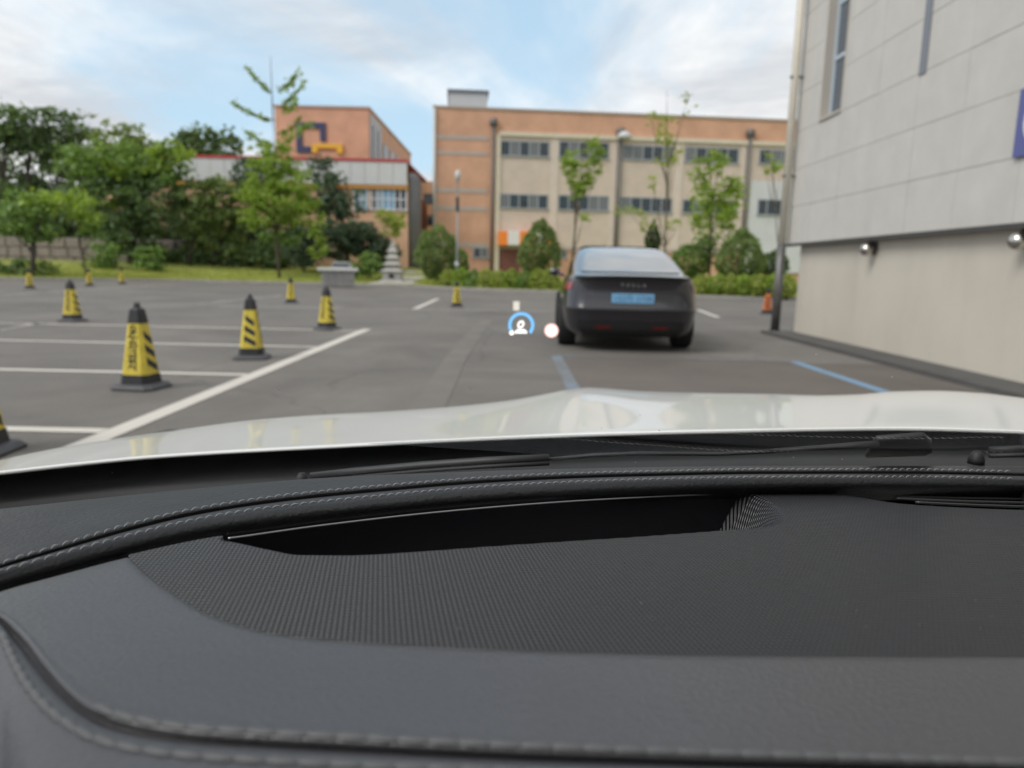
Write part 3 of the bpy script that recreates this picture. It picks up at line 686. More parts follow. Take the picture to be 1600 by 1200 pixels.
for i, (px_, r_) in enumerate(((285, 22), (318, 30), (352, 22))):
    tree('hilltop_tree', ['round dark hilltop tree left of the hall roof', 'highest dark hilltop tree above the red roof line', 'small dark hilltop tree sloping down to the red roof line'][i], 78, (px_, 400), [(px_, 226-(4 if i == 1 else 0), r_, 22), (px_, 260, r_*1.1, 28)], 'dark', 0.34, 0.9, 0.25, group='dark trees on the hill behind the hall', dark=True, clump=0.9)
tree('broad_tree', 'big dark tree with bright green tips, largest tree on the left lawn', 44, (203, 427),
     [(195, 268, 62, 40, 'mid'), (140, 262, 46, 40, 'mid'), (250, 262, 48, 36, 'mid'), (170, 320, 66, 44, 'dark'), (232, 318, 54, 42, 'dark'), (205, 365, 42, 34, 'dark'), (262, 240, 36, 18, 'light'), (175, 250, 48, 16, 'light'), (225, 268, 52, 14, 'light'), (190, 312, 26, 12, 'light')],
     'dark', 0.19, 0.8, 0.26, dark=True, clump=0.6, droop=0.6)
tree('small_tree', 'small round green tree standing before the stone bank at left', 36, (52, 424), [(38, 330, 36, 30, 'mid'), (62, 315, 22, 22, 'light'), (18, 350, 26, 22, 'mid'), (50, 360, 34, 18, 'mid')], 'mid', 0.15, 0.8, 0.12, dark=True)
tree('sapling', 'thin young tree with pale drooping leaves left of the big dark tree', 37, (137, 440), [(120, 320, 28, 18, 'light'), (132, 345, 22, 16, 'light'), (140, 362, 18, 14, 'mid'), (95, 308, 16, 10, 'light')], 'light', 0.15, 0.6, 0.06, droop=0.8)
tree('shaded_tree', 'dull olive tree on the lawn in front of the white fascia', 45, (295, 412), [(305, 305, 34, 28), (330, 330, 30, 28), (300, 345, 32, 30), (345, 300, 24, 24)], 'olive', 0.18, 0.85, 0.14, dark=True)
tree('shaded_tree', 'dull olive tree right of the thin trunk group, nearest the bright young ginkgo', 46, (332, 412), [(350, 350, 30, 30), (375, 335, 26, 26), (355, 385, 32, 20)], 'olive', 0.18, 0.85, 0.14, dark=True)
# young ginkgo with a bare leader and tiers of branches
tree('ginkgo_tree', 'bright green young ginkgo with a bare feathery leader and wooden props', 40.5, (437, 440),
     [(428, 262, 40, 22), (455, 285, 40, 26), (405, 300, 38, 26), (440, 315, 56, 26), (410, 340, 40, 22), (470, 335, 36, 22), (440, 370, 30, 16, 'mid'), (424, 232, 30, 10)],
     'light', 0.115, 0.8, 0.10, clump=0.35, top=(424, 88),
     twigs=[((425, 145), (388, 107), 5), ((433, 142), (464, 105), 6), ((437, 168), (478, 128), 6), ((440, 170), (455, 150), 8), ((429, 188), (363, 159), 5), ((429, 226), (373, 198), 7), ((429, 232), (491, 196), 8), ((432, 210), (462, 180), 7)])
tree('pine_tree', 'dark pine behind the ginkgo with layered boughs, right of it', 46, (545, 425), [(500, 262, 18, 14), (512, 285, 30, 12), (525, 305, 34, 12), (535, 328, 34, 14), (500, 320, 30, 18)], 'pine', 0.17, 1.1, 0.16, dark=True, top=(505, 245))
tree('pine_tree', 'dark pine bough mass behind the ginkgo, left of its stem', 47, (392, 420), [(392, 262, 26, 14), (405, 280, 40, 14), (385, 300, 30, 14)], 'pine', 0.17, 1.1, 0.16, dark=True)
for i, (cx_, cy_, rx_, ry_) in enumerate(((475, 385, 34, 36), (530, 375, 36, 34), (572, 378, 30, 34), (598, 396, 26, 28), (420, 400, 34, 22))):
    tree('evergreen_bush', ['dark evergreen bush beside the ginkgo stem', 'dark evergreen bush behind the brick well', 'dark evergreen bush below the hall windows', 'dark evergreen bush left of the stone pagoda', 'dark evergreen bush left of the ginkgo stem'][i], 44+0.4*i, (cx_, 420), [(cx_, cy_, rx_, ry_), (cx_-8, cy_-ry_*0.3, rx_*0.7, ry_*0.6)], 'pine' if i < 4 else 'dark', 0.14, 1.1, 0.10, cat='bush', group='dark evergreen bushes on the bank', dark=True, clump=0.45)
tree('young_tree', 'slim bright young tree in front of the dark evergreen bushes', 40, (497, 437), [(497, 365, 9, 18), (497, 390, 12, 14)], 'light', 0.12, 1.0, 0.03, clump=0.3)
tree('young_tree', 'pale yellow green young tree above the stone pagoda', 42, (613, 432), [(600, 340, 12, 12, 'yellow'), (622, 345, 16, 14, 'yellow'), (610, 362, 14, 10, 'yellow')], 'yellow', 0.12, 0.8, 0.04, clump=0.3)
tree('green_shrub', 'leafy green shrub just left of the stone pagoda', 40, (580, 432), [(578, 412, 20, 20, 'mid'), (560, 420, 12, 12, 'mid')], 'mid', 0.12, 1.0, 0.04, cat='bush', clump=0.3)
tree('green_shrub', 'low dark undergrowth shrub on the bank at the left edge', 36.5, (25, 432), [(15, 418, 30, 14, 'dark'), (60, 420, 26, 12, 'olive')], 'olive', 0.13, 1.0, 0.04, cat='bush', clump=0.35)
tree('green_shrub', 'undergrowth shrub between the sapling and the big dark tree', 41, (165, 428), [(160, 400, 26, 22, 'mid'), (235, 405, 22, 20, 'mid')], 'mid', 0.14, 0.9, 0.04, cat='bush', clump=0.4)
tree('green_shrub', 'long low undergrowth along the bank behind the big tree', 47, (300, 412), [(290, 402, 46, 14, 'dark'), (360, 405, 44, 14, 'dark'), (240, 398, 36, 14, 'olive')], 'dark', 0.16, 1.0, 0.04, cat='bush', clump=0.5)
# right of the path
shrub('clipped_shrub', 'round clipped olive shrub beside the street lamp', 38, (686, 436), 683, 396, 33, 40, 'olive', 0.09)
shrub('clipped_shrub', 'small green shrub peeping out behind the round clipped one', 41, (722, 430), 718, 412, 14, 22, 'mid', 0.09)
shrub('conical_shrub', 'pointed oval olive shrub before the orange awning sign', 36.5, (845, 440), 843, 392, 33, 46, 'olive', 0.09, power=0.55)
shrub('conical_shrub', 'small dark pointed shrub behind the black car roof', 36, (1020, 420), 1020, 372, 12, 26, 'dark', 0.09, power=0.4)
shrub('conical_shrub', 'large dark olive shrub left of the downpipe', 33.5, (1158, 446), 1157, 402, 36, 42, 'olive', 0.09, power=0.7)
shrub('clipped_shrub', 'dark green shrub behind the black car right shoulder', 35, (1082, 440), 1080, 408, 30, 26, 'mid', 0.09)
shrub('clipped_shrub', 'dark green shrub low beside the downpipe foot', 34.5, (1205, 440), 1208, 415, 22, 22, 'dark', 0.09)
tree('forked_tree', 'slim forked tree with clumped bright leaves left of the black car', 37.5, (893, 432), [(895, 250, 20, 14), (930, 240, 12, 24), (905, 280, 22, 18), (905, 295, 14, 14), (925, 265, 14, 16), (885, 262, 14, 12), (925, 220, 8, 10), (910, 340, 8, 6)], 'light', 0.10, 0.65, 0.07, clump=0.3, top=(915, 215))
tree('sparse_tree', 'almost bare thin tree with wispy leaves above the black car', 35.5, (1040, 430), [(1040, 205, 16, 30, 'yellow'), (1072, 165, 5, 18, 'yellow'), (1020, 185, 7, 12, 'yellow'), (1045, 250, 20, 10, 'yellow'), (1020, 285, 6, 14, 'yellow'), (1060, 235, 12, 8), (985, 330, 26, 7, 'yellow'), (1005, 345, 8, 16, 'yellow'), (1050, 350, 18, 7, 'yellow')], 'yellow', 0.10, 0.30, 0.06, clump=0.3, top=(1041, 140))
tree('leafy_tree', 'fuller bright green tree between the black car and the dark shrub', 34.5, (1108, 440), [(1095, 265, 14, 20), (1120, 255, 16, 22), (1100, 305, 22, 26), (1140, 310, 24, 26), (1115, 345, 36, 30), (1140, 290, 14, 16), (1105, 385, 20, 20, 'mid')], 'light', 0.10, 0.6, 0.07, clump=0.32, top=(1108, 240))
tree('overhanging_tree', 'small yellow green twig cluster before the downpipe', 33, (1216, 440), [(1216, 258, 14, 8, 'light'), (1200, 268, 7, 6, 'yellow'), (1205, 245, 5, 5, 'yellow')], 'light', 0.13, 0.6, 0.035, clump=0.25)
# low hedge plants along the kerb, right of the path
hcx = list(range(700, 880, 20))
pos_words = ['first', 'second', 'third', 'fourth', 'fifth', 'sixth', 'seventh', 'eighth', 'ninth']
for i, px_ in enumerate(hcx):
    Yh = edge_y(at_z(px_, 452)[0])+0.9
    shrub('hedge_plant', f'low bushy hedge plant, {pos_words[i]} from the far cone along the kerb', Yh, (px_, 452), px_, 440+((i*7) % 5)-2, 15, 16+(i*5) % 6, ['yellow', 'light', 'mid', 'yellow'][i % 4], 0.085, 'low hedge plants along the kerb', power=0.9, cat='hedge plant', dens=0.8)
hcx = list(range(1096, 1230, 22))
for i, px_ in enumerate(hcx):
    Yh = edge_y(at_z(px_, 462)[0])+0.8
    shrub('hedge_plant', f'yellow green hedge plant, {pos_words[i]} to the right of the black car', Yh, (px_, 458), px_, 447, 17, 18, ['yellow', 'light'][i % 2], 0.085, 'low hedge plants along the kerb', power=0.9, cat='hedge plant', dens=0.8)

# stone bank wall and green mesh fence at the left
stone_m = mat('bank_stone', (0.20, 0.17, 0.15), 0.9, var=0.2, vscale=2.5, bump=0.4, bscale=12, island=0.25)
bw = thing('stone_bank', 'long brownish grey stone bank wall behind the left trees', 'wall', (at_y(-60, 410, 48)[0], 48, 0.6))
Lw = at_y(285, 410, 48)[0]-at_y(-60, 410, 48)[0]
k = MB(); k.box(0, Lw, 0.05, 1.0, -0.5, 1.9); k.build('wall_core', mat('bank_mortar', (0.13, 0.115, 0.10), 0.95), bw)
st = []
for rI in range(3):
    xx = 0.0
    while xx < Lw-0.5:
        wI = random.uniform(0.7, 1.25); k = MB(); k.box(xx+0.02, min(xx+wI, Lw)-0.02, -0.05-random.uniform(0, 0.06), 0.05, -0.1+rI*0.65+0.02, -0.1+(rI+1)*0.65-0.02)
        bevel(k.build('stone', stone_m, bw), 0.05, 1); xx += wI
fn = thing('mesh_fence', 'green mesh fence on posts above the stone bank', 'fence', (at_y(60, 370, 49)[0], 49, 2.4))
gm = mat('fence_green', (0.07, 0.13, 0.09), 0.5)
for i in range(9):
    k = MB(); k.tube([(i*1.3, 0, 0), (i*1.3, 0, 1.7)], 0.035, 6); k.build('post', gm, fn)
k = MB()
for i in range(8*8): k.tube([(i*0.1625, 0.04, 0.05), (i*0.1625, 0.04, 1.65)], 0.006, 3)
for j in range(9): k.tube([(0, 0.04, 0.1+j*0.19), (10.4, 0.04, 0.1+j*0.19)], 0.006, 3)
tag(k.build('mesh_wires', gm, fn), kind='stuff')

# ------------------------------------------------------------------ brick well, pagoda, lamp post
we = thing('brick_well', 'low grey brick garden store with white slab and small grey roof box', 'structure', (*at_z(527, 449)[:2], 0.06), math.radians(14))
gb = brick_mat('grey_block', (0.26, 0.255, 0.245), (0.21, 0.205, 0.20), (0.42, 0.41, 0.40), 0.24, 0.14, 0.02)
k = MB(); k.box(-0.72, 0.80, -0.5, 0.5, 0.0, 0.72); wl = k.build('wall', gb, we)
blk = MB()
for rI in range(5):
    for i in range(6):
        x_ = -0.72+i*0.255+(0.12 if rI % 2 else 0)
        q2 = MB(); q2.box(x_+0.01, min(x_+0.245, 0.80)-0.0, -0.525, -0.502, rI*0.144+0.012, rI*0.144+0.132); q2.build('block', mat('grey_block_face', (0.25, 0.245, 0.235), 0.85, var=0.2, vscale=5), we)
k = MB(); k.box(-0.9, 0.98, -0.62, 0.62, 0.72, 0.86); bevel(k.build('slab', mat('white_slab', (0.60, 0.59, 0.57), 0.7, var=0.06, vscale=4), we), 0.03)
k = MB(); k.rings([[(-0.28, -0.40, 0.86), (0.74, -0.40, 0.86), (0.74, 0.40, 0.86), (-0.28, 0.40, 0.86)], [(-0.18, -0.26, 1.16), (0.56, -0.26, 1.16), (0.56, 0.26, 1.16), (-0.18, 0.26, 1.16)]])
k.build('roof_box', mat('grey_roof_box', (0.22, 0.235, 0.24), 0.5, var=0.1, vscale=3), we)
k = MB(); k.rings([[(-0.20, -0.372, 0.93), (0.58, -0.372, 0.93), (0.58, -0.36, 0.93), (-0.20, -0.36, 0.93)], [(-0.16, -0.32, 1.06), (0.52, -0.32, 1.06), (0.52, -0.31, 1.06), (-0.16, -0.31, 1.06)]]); k.build('roof_window', pane_m, we)

pg = thing('stone_pagoda', 'pale stone pagoda with tiered roofs on the path', 'pagoda', (*at_z(614, 446)[:2], 0.12))
gran = mat('granite', (0.40, 0.39, 0.36), 0.8, var=0.12, vscale=10)
def tier(name, zz, parent=None):
    k = MB(); k.rings([[(sx*w_, sy*w_, z_) for sx, sy in ((-1,-1),(1,-1),(1,1),(-1,1))] for w_, z_ in zz])
    return bevel(k.build(name, gran, parent or pg), 0.015, 2)
tier('plinth', ((0.62, 0), (0.62, 0.16), (0.56, 0.2)))
bd = tier('chamber', ((0.46, 0.20), (0.50, 0.42), (0.50, 0.62)))
k = MB(); k.box(-0.14, 0.14, -0.53, -0.502, 0.30, 0.52); k.build('niche', mat('niche_dark', (0.03, 0.03, 0.03), 0.9), bd)
z_ = 0.62
for i, w_ in enumerate((0.60, 0.47, 0.36, 0.27)):
    tier('roof_tier', ((w_, z_), (w_+0.02, z_+0.06), (w_*0.62, z_+0.20)))
    tier('storey', ((w_*0.58, z_+0.20), (w_*0.55, z_+0.36))); z_ += 0.36
tier('finial', ((0.10, z_), (0.13, z_+0.08), (0.06, z_+0.16), (0.02, z_+0.36)))

lp = at_y(714, 420, 36.5)
la = thing('street_lamp', 'slim grey lamp post with a dark sign sleeve by the round shrub', 'lamp post', (lp[0], 36.5, 0.15))
hz = at_y(714, 266, 36.5)[2]-0.15
k = MB(); k.tube([(0, 0, 0), (0, 0, 0.5), (0, 0, hz-0.5)], [0.085, 0.06, 0.04], 10); k.build('pole', mat('lamp_grey', (0.22, 0.22, 0.22), 0.4, metal=0.5), la, True)
k = MB(); k.tube([(0, -0.01, at_y(714, 330, 36.5)[2]-0.15), (0, -0.01, at_y(714, 308, 36.5)[2]-0.15)], 0.085, 10); k.build('sleeve', mat('sleeve_dark', (0.04, 0.04, 0.045), 0.5), la)
k = MB(); k.rings([[(r_*math.cos(t), r_*math.sin(t), z2) for t in np.linspace(0, 2*math.pi, 12, endpoint=False)] for r_, z2 in ((0.04, hz-0.5), (0.13, hz-0.45), (0.15, hz-0.1), (0.05, hz))]); k.build('lantern', mat('lantern_pale', (0.55, 0.54, 0.52), 0.4), la, True)
k = MB(); k.tube([(0, -0.02, 1.0), (0, -0.02, 1.22)], 0.11, 10); k.build('band', whitep_m, la)

# ------------------------------------------------------------------ traffic cones
yl = mat('cone_yellow', (0.60, 0.475, 0.055), 0.5, var=0.20, vscale=14, detail=9); ylo = mat('cone_orange', (0.62, 0.16, 0.03), 0.45)
bk = mat('cone_black', (0.016, 0.016, 0.018), 0.5, var=0.2, vscale=12, bump=0.1, bscale=60); basem = mat('cone_base_rubber', (0.06, 0.06, 0.066), 0.6, var=0.2, vscale=10)
ink = mat('cone_lettering', (0.02, 0.018, 0.01), 0.6)
def oct_ring(w_, z_, ch=0.16):
    c_ = w_*(1-ch*2)
    return [(c_, -w_, z_), (w_, -c_, z_), (w_, c_, z_), (c_, w_, z_), (-c_, w_, z_), (-w_, c_, z_), (-w_, -c_, z_), (-c_, -w_, z_)]
zy0, zy1 = 0.125, 0.545; wy0, wy1 = 0.114, 0.062
def cone_proto(body, label, cat, group):
    t = thing('traffic_cone', label, cat, (0,0,0), 0, group)
    k = MB(); k.rings([oct_ring(0.182, 0, 0.12), oct_ring(0.187, 0.018, 0.12), oct_ring(0.165, 0.042, 0.14), oct_ring(0.13, 0.05, 0.16)]); bevel(k.build('base', basem, t), 0.004)
    k = MB(); k.rings([oct_ring(0.128, 0.05), oct_ring(wy0+0.004, zy0)]); k.build('skirt', bk, t)
    k = MB(); k.rings([oct_ring(wy0, zy0), oct_ring(wy1, zy1)]); k.build('body', body, t)
    k = MB(); k.rings([oct_ring(wy1+0.003, zy1), oct_ring(0.048, 0.655), oct_ring(0.036, 0.668), oct_ring(0.024, 0.672), oct_ring(0.018, 0.705), oct_ring(0.010, 0.715)]); k.build('cap', bk, t)
    sl_ = (wy0-wy1)/(zy1-zy0)
    hw = lambda z_: wy0-sl_*(z_-zy0)
    for sgn in (1, -1):
        for zc in (0.205, 0.315, 0.425):
            k = MB(); w_ = hw(zc)*0.60; dz = 0.030; sk = 0.034
            pts = []
            for x_, z_ in ((-w_, zc+sk-dz), (w_, zc-sk-dz), (w_, zc-sk+dz), (-w_, zc+sk+dz)):
                pts.append((sgn*(hw(z_)+0.002), sgn*x_, z_))
            k.add(pts+[(p_[0]-sgn*0.003, p_[1], p_[2]) for p_ in pts], [(0,1,2,3),(7,6,5,4),(0,4,5,1),(1,5,6,2),(2,6,7,3),(3,7,4,0)])
            k.build('stripe', bk, t)
    ang = math.atan(sl_)
    for sgn in (1, -1):
        base_r = Matrix.Rotation(0 if sgn == 1 else math.pi, 4, 'Z')
        for i, chx in enumerate('주차금지'):
            zc = 0.435-0.079*i
            M4 = base_r@Matrix.Translation((0, -(hw(zc)+0.003), zc))@Matrix.Rotation(math.pi/2-ang, 4, 'X')@Matrix.Diagonal((1.0, 1.0, 1, 1))
            text('lettering', chx, 0.092, ink, t, M4, bold=0.0022)
        # prohibition ring
        k = MB(); zc = 0.505; rr = 0.027
        rgp = lambda r_, y_: [(r_*math.cos(a_), y_, r_*math.sin(a_)) for a_ in np.linspace(0, 2*math.pi, 20, endpoint=False)]
        k.rings([rgp(rr*0.68, 0), rgp(rr, 0), rgp(rr, 0.002), rgp(rr*0.68, 0.002), rgp(rr*0.68, 0)], cap=False)
        k.box(-rr*0.16, rr*0.16, 0, 0.002, -rr*0.7, rr*0.7)
        o = k.build('prohibition_ring', ink, t); o.matrix_local = base_r@Matrix.Translation((0, -(hw(zc)+0.004), zc))@Matrix.Rotation(-ang, 4, 'X')@Matrix.Rotation(math.radians(-45), 4, 'Y')
    return t
CG = 'black and yellow no parking cones in the bays'
spots = [((210, 610), -6, 'black topped yellow no parking cone standing nearest, wording and stripes both showing'),
         ((388, 562), -80, 'yellow cone with bold black stripes facing us, right of the nearest cone'),
         ((508, 516), -24, 'yellow and black cone beside the end of the long white line'),
         ((107, 503), -2, 'yellow and black cone behind the nearest one, wording side showing'),
         ((453, 474), 12, 'yellow cone standing in front of the ginkgo and brick well'),
         ((713, 480), -78, 'yellow cone standing alone in front of the clipped shrub and lamp post'),
         ((47, 451), -60, 'small far yellow cone leftmost of the three by the lawn'),
         ((140, 447), -58, 'small far yellow cone under the thin sapling'),
         ((191, 444), -62, 'small far yellow cone at the foot of the big dark tree'),
         ((-37, 708), 4, 'black and yellow cone cut off by the left edge beside the bonnet')]
cp = cone_proto(yl, spots[0][2], 'traffic cone', CG)
prot_children = None
for i, (pp, az, lab) in enumerate(spots):
    o = cp if i == 0 else copy_tree(cp)
    P = at_z(*pp)
    o.location = (P[0], P[1]+(0.12 if i < 6 else 0), 0.0); o.rotation_euler = (0, 0, math.radians(az)); o['label'] = lab
oc = cone_proto(ylo, 'orange and black cone standing by the downpipe', 'traffic cone', None)
P = at_z(1198, 491); oc.location = (P[0], P[1], 0); oc.rotation_euler = (0, 0, math.radians(70))

# ------------------------------------------------------------------ dark sedan ahead
def sedan():
    cxm, y0 = 1.53, 9.15
    t = thing('black_sedan', 'dark grey fastback sedan with pale blue plate parked in the bay ahead', 'car', (cxm, y0, 0), math.radians(-2.6))
    Z = np.array([0.20, 0.28, 0.40, 0.52, 0.56, 0.60, 0.70, 0.80, 0.90, 0.96, 0.985, 1.02, 1.08, 1.16, 1.25, 1.33, 1.39, 1.425, 1.44])
    Wd = np.array([0.80, 0.87, 0.905, 0.92, 0.925, 0.925, 0.92, 0.905, 0.87, 0.84, 0.82, 0.80, 0.785, 0.77, 0.745, 0.705, 0.645, 0.56, 0.40])*0.965
    Yr = np.array([0.20, 0.10, 0.06, 0.03, 0.005, 0.02, 0.05, 0.06, 0.05, 0.03, 0.06, 0.26, 0.52, 0.82, 1.16, 1.50, 1.82, 2.08, 2.30])
    Yf = np.array([4.50, 4.62, 4.67, 4.68, 4.67, 4.66, 4.58, 4.35, 3.95, 3.70, 3.60, 3.48, 3.32, 3.14, 2.96, 2.80, 2.66, 2.55, 2.46])
    fW, fR, fF = pch(list(zip(Z, Wd))), pch(list(zip(Z, Yr))), pch(list(zip(Z, Yf)))
    def outline(z, nE=14, nC=10, nS=30):
        w_, yr, yf = float(fW(z)), float(fR(z)), float(fF(z))
        low = 1.0 if z < 0.98 else max(0.0, 1-(z-0.98)/0.1)
        rx = w_*(0.44*low+0.30*(1-low)); ry = 0.50*low+0.50*(1-low); bow = 0.05
        half = []
        for i in range(nE+1):
            x_ = (w_-rx)*i/nE; half.append((x_, yr+bow*(x_/w_)**2))
        xe, ye = half[-1]
        for i in range(1, nC+1):
            a_ = math.pi/2*i/nC; half.append((xe+rx*math.sin(a_)**0.85, ye+ry*(1-math.cos(a_)**0.85) if i < nC else ye+ry))
        ys, ysf = half[-1][1], yf-ry-0.1
        for i in range(1, nS+1): half.append((w_-0.02*abs(2*i/nS-1)**2*low, ys+(ysf-ys)*i/nS))
        for i in range(1, nC+1):
            a_ = math.pi/2*i/nC; half.append((w_-0.02*low-rx*(1-math.cos(a_)), ysf+(ry+0.05)*math.sin(a_)))
        half.append((0, yf))
        return half
    zs = np.concatenate([np.linspace(0.20, 0.96, 34), np.linspace(0.972, 1.426, 44)])
    k = MB(); ringsL = []
    for z in zs:
        h_ = outline(z); ringsL.append([(x_, y_, z) for x_, y_ in h_]+[(-x_, y_, z) for x_, y_ in h_[-2:0:-1]])
    k.rings(ringsL)
    paint = mat('dark_grey_paint', (0.017, 0.016, 0.022), 0.26, metal=0.2, coat=1.0, var=0.1, vscale=2)
    k.build('body', paint, t, True)
    gl = mat('car_glass_dark', (0.020, 0.020, 0.024), 0.06, spec=1.0, coat=1.0)
    def patch(name, i0, i1, z0, z1, mt, off=0.006, nz=14, both=True, mirror=0, parent=t, taper=0.0):
        """piece of the shell between outline points i0..i1 and heights z0..z1, lifted off by OFF"""
        k = MB()
        for sgn in ((1, -1) if mirror == 0 else (mirror,)):
            P = []
            for z in np.linspace(z0, z1, nz):
                h_ = outline(z); row = []
                f_ = (z-z0)/(z1-z0)
                ii = np.linspace(i0, i1-taper*f_*(i1-i0), 24)
                for q_ in ii:
                    a_ = int(min(len(h_)-2, math.floor(q_))); fr_ = q_-a_
                    x_ = h_[a_][0]+(h_[a_+1][0]-h_[a_][0])*fr_; y_ = h_[a_][1]+(h_[a_+1][1]-h_[a_][1])*fr_
                    tx, ty = h_[a_+1][0]-h_[a_][0], h_[a_+1][1]-h_[a_][1]; ln = math.hypot(tx, ty)+1e-9
                    row.append((sgn*(x_+off*ty/ln), y_-off*tx/ln, z+(off*0.8 if z > 0.99 else 0)))
                P.append(row)
            k.grid(P)
        return k.build(name, mt, parent, True)
    patch('rear_window', 0, 17.5, 1.035, 1.430, gl, 0.010, 20)
    for m_ in (1, -1):
        patch('side_window', 27, 46, 1.00, 1.33, gl, 0.006, 10, mirror=m_)
        patch('tail_light', 19.5, 25.5, 0.80, 0.90, mat('tail_light_red', (0.26, 0.012, 0.02), 0.15, coat=0.6), 0.007, 6, mirror=m_)
        patch('reflector', 8, 13.5, 0.315, 0.345, mat('reflector_red', (0.13, 0.008, 0.008), 0.2), 0.018, 3, mirror=m_)
    patch('diffuser', 0, 17.0, 0.205, 0.40, mat('diffuser_black', (0.010, 0.010, 0.011), 0.6), 0.010, 8)
    patch('trunk_seam', 0, 16.5, 0.785, 0.792, MATS['diffuser_black'], 0.005, 2)
    k = MB(); P = []
    for z, oy in ((0.952, -0.03), (0.985, -0.055), (1.00, -0.05), (0.992, 0.05)):
        h_ = outline(0.97); row = [(-x_, y_+oy*(1-0.5*(x_/0.8)**2), z-0.02*(x_/0.8)**2) for x_, y_ in h_[20:0:-1]]+[(x_, y_+oy*(1-0.5*(x_/0.8)**2), z-0.02*(x_/0.8)**2) for x_, y_ in h_[0:21]]
        P.append(row)
    k.grid(P); k.build('spoiler', mat('spoiler_black', (0.008, 0.008, 0.009), 0.35), t, True)
    yp = lambda z: float(fR(z))
    k = MB(); k.box(-0.27, 0.27, yp(0.70)-0.025, yp(0.70)+0.01, 0.645, 0.765); pl = bevel(k.build('number_plate', mat('plate_blue', (0.17, 0.40, 0.64), 0.5), t), 0.008)
    text('plate_lettering', '152하 3708', 0.105, mat('plate_ink', (0.07, 0.13, 0.20), 0.6), pl, Matrix.Translation((0, yp(0.70)-0.027, 0.705))@Matrix.Rotation(math.pi/2, 4, 'X'))
    text('badge_lettering', 'T  E  S  L  A', 0.065, mat('badge_silver', (0.42, 0.42, 0.43), 0.25, metal=0.9), t, Matrix.Translation((0, yp(0.88)-0.010, 0.875))@Matrix.Rotation(math.pi/2, 4, 'X'), depth=0.002)
    ty = mat('tyre_black', (0.012, 0.012, 0.012), 0.8); rm = mat('rim_grey', (0.10, 0.10, 0.105), 0.35, metal=0.7)
    for sx in (-1, 1):
        for yy in (0.98, 3.85):
            c_ = (sx*0.80, yy, 0.335)
            ringw = lambda r_, x_: [(c_[0]+sx*x_, c_[1]+r_*math.cos(a_), c_[2]+r_*math.sin(a_)) for a_ in np.linspace(0, 2*math.pi, 32, endpoint=False)]
            k = MB(); k.rings([ringw(0.22, -0.115), ringw(0.318, -0.115), ringw(0.335, -0.09), ringw(0.335, 0.10), ringw(0.318, 0.128), ringw(0.235, 0.132)], cap=True)
            wh = k.build('wheel', ty, t, True); fix_normals(wh)
            k = MB()
            for q_ in range(10):
                a_ = q_*math.pi/5
                k.add([(c_[0]+sx*0.134, c_[1]+r_*math.cos(a_+d_), c_[2]+r_*math.sin(a_+d_)) for r_, d_ in ((0.04, -0.3), (0.22, -0.09), (0.22, 0.09), (0.04, 0.3))], [(0,1,2,3)])
            k.rings([ringw(0.215, 0.133), ringw(0.235, 0.133), ringw(0.235, 0.138), ringw(0.215, 0.138), ringw(0.215, 0.133)], cap=False)
            k.build('rim', rm, wh)
            # dark arch lip
            k = MB(); aa = np.linspace(-0.25, math.pi+0.25, 24)
            k.grid([[(sx*(float(fW(max(0.21, 0.335+r_*math.sin(a_))))+0.004), yy+r_*math.cos(a_), max(0.205, 0.335+r_*math.sin(a_))) for a_ in aa] for r_ in (0.30, 0.385)])
            k.build('wheel_arch', MATS['diffuser_black'], t, True)
        k = MB(); k.rings([[(sx*(0.98+0.10*math.cos(a_)*s_), 3.05+o_, 1.02+0.07*math.sin(a_)*s_) for a_ in np.linspace(0, 2*math.pi, 14, endpoint=False)] for o_, s_ in ((0, 0.9), (0.03, 1.0), (0.10, 0.85), (0.16, 0.3))])
        k.tube([(sx*0.82, 3.08, 0.97), (sx*0.93, 3.06, 0.99)], 0.025, 8)
        k.build('door_mirror', paint, t, True)
    return t
sedan()

# ------------------------------------------------------------------ our own car, seen from its driver seat
car = thing('white_car', 'white car we sit in, its bonnet, wipers and black stitched dashboard in the foreground', 'car', (0.35, 0.9, 0))
def cpart(mb, name, mt, parent=None, smooth=True):
    o = mb.build(name, mt, None, smooth); o.parent = parent or car
    o.matrix_parent_inverse = Matrix.Translation((-0.35, -0.9, 0)) if parent is None else Matrix.Identity(4)
    return o
def dash_root(o):               # parts are modelled in world coordinates
    return o
PX = np.arange(-260, 1881, 6.0)
DROP_Y = np.array([0.05, 0.20, 0.283, 0.425, 0.54, 0.8]); DROP_V = np.array([0.138, 0.150, 0.160, 0.170, 0.179, 0.196])
fdrop = pch(list(zip(DROP_Y, DROP_V)))
def on_dash(px, py, lift=0.0):
    px = np.atleast_1d(np.asarray(px, float)); py = np.atleast_1d(np.asarray(py, float))
    d = Fv[None]+((px-800)/FPX)[:, None]*Rv[None]+((600-py)/FPX)[:, None]*Uv[None]
    dr = np.full(len(px), 0.17)
    for _ in range(14):
        t_ = dr/(-d[:, 2]); yy = d[:, 1]*t_; dr = fdrop(np.clip(yy, 0.02, 1.2))-lift
    return Cv[None]+d*(dr/(-d[:, 2]))[:, None]
def on_drop(px, py, drop):
    px = np.asarray(px, float); py = np.asarray(py, float); drop = np.broadcast_to(drop, px.shape)
    d = Fv[None]+((px-800)/FPX)[:, None]*Rv[None]+((600-py)/FPX)[:, None]*Uv[None]
    return Cv[None]+d*(drop/(-d[:, 2]))[:, None]
def on_y(px, py, y):
    px = np.asarray(px, float); py = np.asarray(py, float)
    d = Fv[None]+((px-800)/FPX)[:, None]*Rv[None]+((600-py)/FPX)[:, None]*Uv[None]
    return Cv[None]+d*(np.broadcast_to(y, px.shape)/d[:, 1])[:, None]

